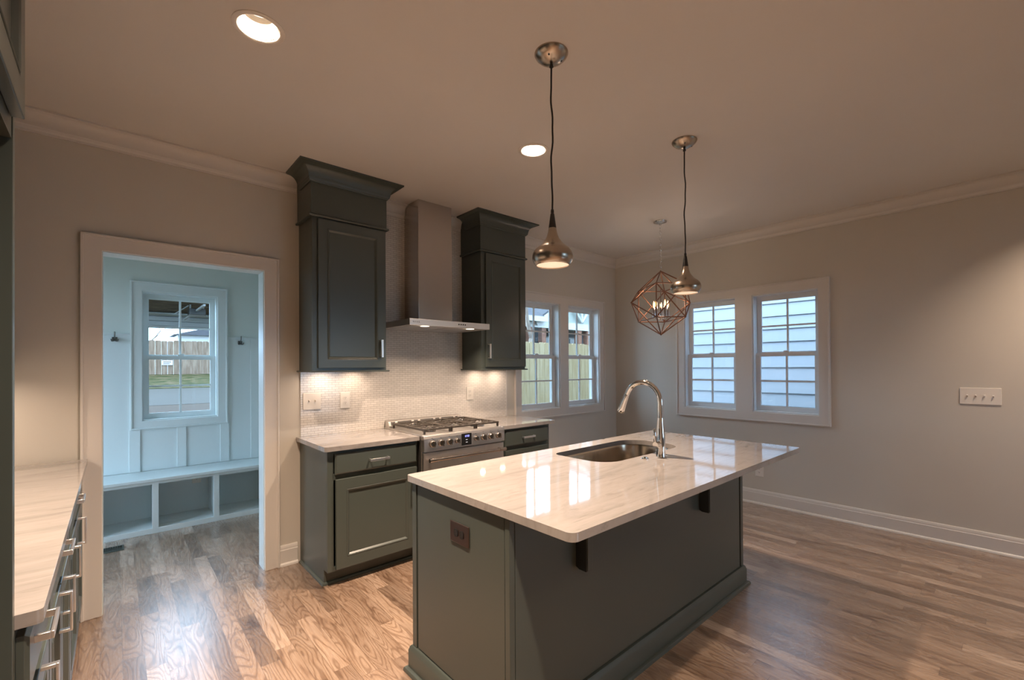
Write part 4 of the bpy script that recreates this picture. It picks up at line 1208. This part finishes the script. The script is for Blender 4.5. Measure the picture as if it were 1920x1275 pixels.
def bare_tree(x, y, z0, h, seed, label, group, r0=.16):
    rnd = random.Random(seed)
    trunk, br = MB(), MB()
    def grow(p, d, L, r, lv, mb):
        n_ = 4
        pts, rs = [p.copy()], [r]
        q = p.copy(); dd = d.copy()
        for i in range(n_):
            dd = (dd + Vector((rnd.uniform(-.18, .18), rnd.uniform(-.18, .18), rnd.uniform(-.05, .12)))).normalized()
            q = q + dd * L / n_
            pts.append(q.copy()); rs.append(r * (1 - .55 * (i + 1) / n_))
        mb.tube(pts, rs, 7 if lv < 2 else 4)
        if lv >= 5: return
        for k_ in range(3 if lv < 4 else 2):
            i = rnd.choice([2, 3, 4]) if k_ else 4
            ax = Vector((rnd.uniform(-1, 1), rnd.uniform(-1, 1), rnd.uniform(.1, .9))).normalized()
            nd2 = (dd * .55 + ax * .75).normalized()
            grow(pts[i], nd2, L * rnd.uniform(.62, .82), rs[i] * .72, lv + 1, br)
    grow(Vector((x, y, z0)), Vector((rnd.uniform(-.06, .06), rnd.uniform(-.06, .06), 1)), h * .36, r0, 0, trunk)
    t = thing('bare_tree', (x, y, z0), label, 'tree', group)
    obj('trunk', trunk, M_BARK, t)
    obj('branches', br, M_BARK, t)
    return t
bare_tree(3.2, 5.4, -.4, 7.5, 5, 'bare winter tree behind the pine fence', 'bare trees behind the pine fence')
bare_tree(-0.6, 6.6, -.4, 7.5, 12, 'bare winter tree behind the pine fence', 'bare trees behind the pine fence')
bare_tree(-3.4, 47.2, -.4, 10.0, 21, 'bare tree behind the weathered fence seen through the mudroom window', None, r0=.22)

# view through the mudroom window: garage, mulch, drive, bank, fence
t = thing('carport', (-3.9, 9.9, -.40), 'open carport with dark ceiling joists seen through the mudroom window', 'carport')
obj('roof_deck', MB().box(-7.5, 0.5, 7.5, 12.4, 3.12, 3.18), M_JOIST, t, smooth=0)
for k in range(11):
    obj('ceiling_joist', MB().box(-7.5, 0.5, 7.70 + k * .41, 7.74 + k * .41, 2.96, 3.118), M_JOIST, t, smooth=0)
obj('header_beam', MB().box(-7.5, 0.5, 12.25, 12.4, 2.60, 3.118), M_GDOOR, t, smooth=0)
obj('garage_door', MB().box(-7.0, 0.2, 12.16, 12.20, 2.62, 2.74).box(-7.0, 0.2, 12.10, 12.14, 2.75, 2.86).box(-7.0, 0.2, 11.5, 12.08, 2.88, 2.91), M_GDOOR, t, bevel=.004, smooth=0)
obj('door_track', MB().box(-3.50, -3.46, 8.2, 12.0, 2.78, 2.82), M_GDOOR, t, smooth=0)
op = obj('door_opener', MB().box(-3.62, -3.30, 9.40, 9.80, 2.70, 2.85), M_BLACK, t, bevel=.01, smooth=0)
obj('hanger_strap', MB().box(-3.60, -3.57, 9.60, 9.63, 2.85, 2.955).box(-3.34, -3.31, 9.60, 9.63, 2.85, 2.955).tube([(-3.9, 9.6, 2.70), (-3.62, 9.6, 2.93)], .012, 6), M_GDOOR, op, smooth=0)
for xx in (-7.5, .35):
    for yy in (7.55, 12.2):
        obj('post', MB().box(xx, xx + .15, yy, yy + .15, -.40, 3.118), M_HWHITE, t, smooth=0)
def yard(name, pts, mat, label, cat, kind=None):
    o = obj(name, MB().poly(pts, [], mp_floor, -.06, .0), mat, smooth=0)
    return tag(o, label, cat, None, kind)

tag(obj('mulch_bed', MB().poly(rect(-12, 3.0, 12.9, 18.6), [], mp_floor, -.39, .0), M_MULCH, smooth=0), 'brown leaf mulch bed seen low in the mudroom window', 'mulch', None, 'stuff')
tag(obj('driveway', MB().poly(rect(-14, 12, 18.6, 37), [], mp_floor, -.39, .01), M_CONC, smooth=0), 'pale concrete driveway beyond the mulch bed', 'driveway')
tag(obj('grass_bank', MB().add([(-20, 37, -.39), (20, 37, -.39), (20, 37, .05), (-20, 37, .05), (-20, 45, -.39), (20, 45, -.39), (20, 45, .95), (-20, 45, .95)],
    [(0, 3, 2, 1), (4, 5, 6, 7), (0, 1, 5, 4), (1, 2, 6, 5), (2, 3, 7, 6), (3, 0, 4, 7)]), M_GRASS, smooth=0), 'sloping grass verge below the weathered fence', 'grass', None, 'stuff')
fence('board_fence', -12, 8, 45.2, -.38, 3.85, .42, M_OLDW, 'weathered grey-brown fence far outside the mudroom window', rails=False, dog=.06)
t = thing('fence_sign', (-1.50, 45.1, 1.75), 'small white sign on the weathered fence', 'sign')
obj('panel', MB().box(-1.90, -1.15, 45.13, 45.19, 1.75, 2.15), M_SIGN, t, smooth=0)
obj('lettering', MB().box(-1.8, -1.25, 45.12, 45.13, 1.98, 2.05).box(-1.8, -1.35, 45.12, 45.13, 1.84, 1.90), M_SLOT, t, smooth=0)
t = thing('distant_house', (3.0, 53, -.4), 'white low-roofed house showing above the weathered fence', 'house')
obj('wall', MB().box(-0.2, 9, 52, 56, -.4, 4.8), M_HWHITE, t, smooth=0)
obj('roof', MB().poly([(-0.6, 4.8), (9.4, 4.8), (7.5, 5.5), (1.9, 5.5)], [], lambda a, z, d: (a, d, z), 51.5, 56.5), M_ROOF, t, smooth=0)
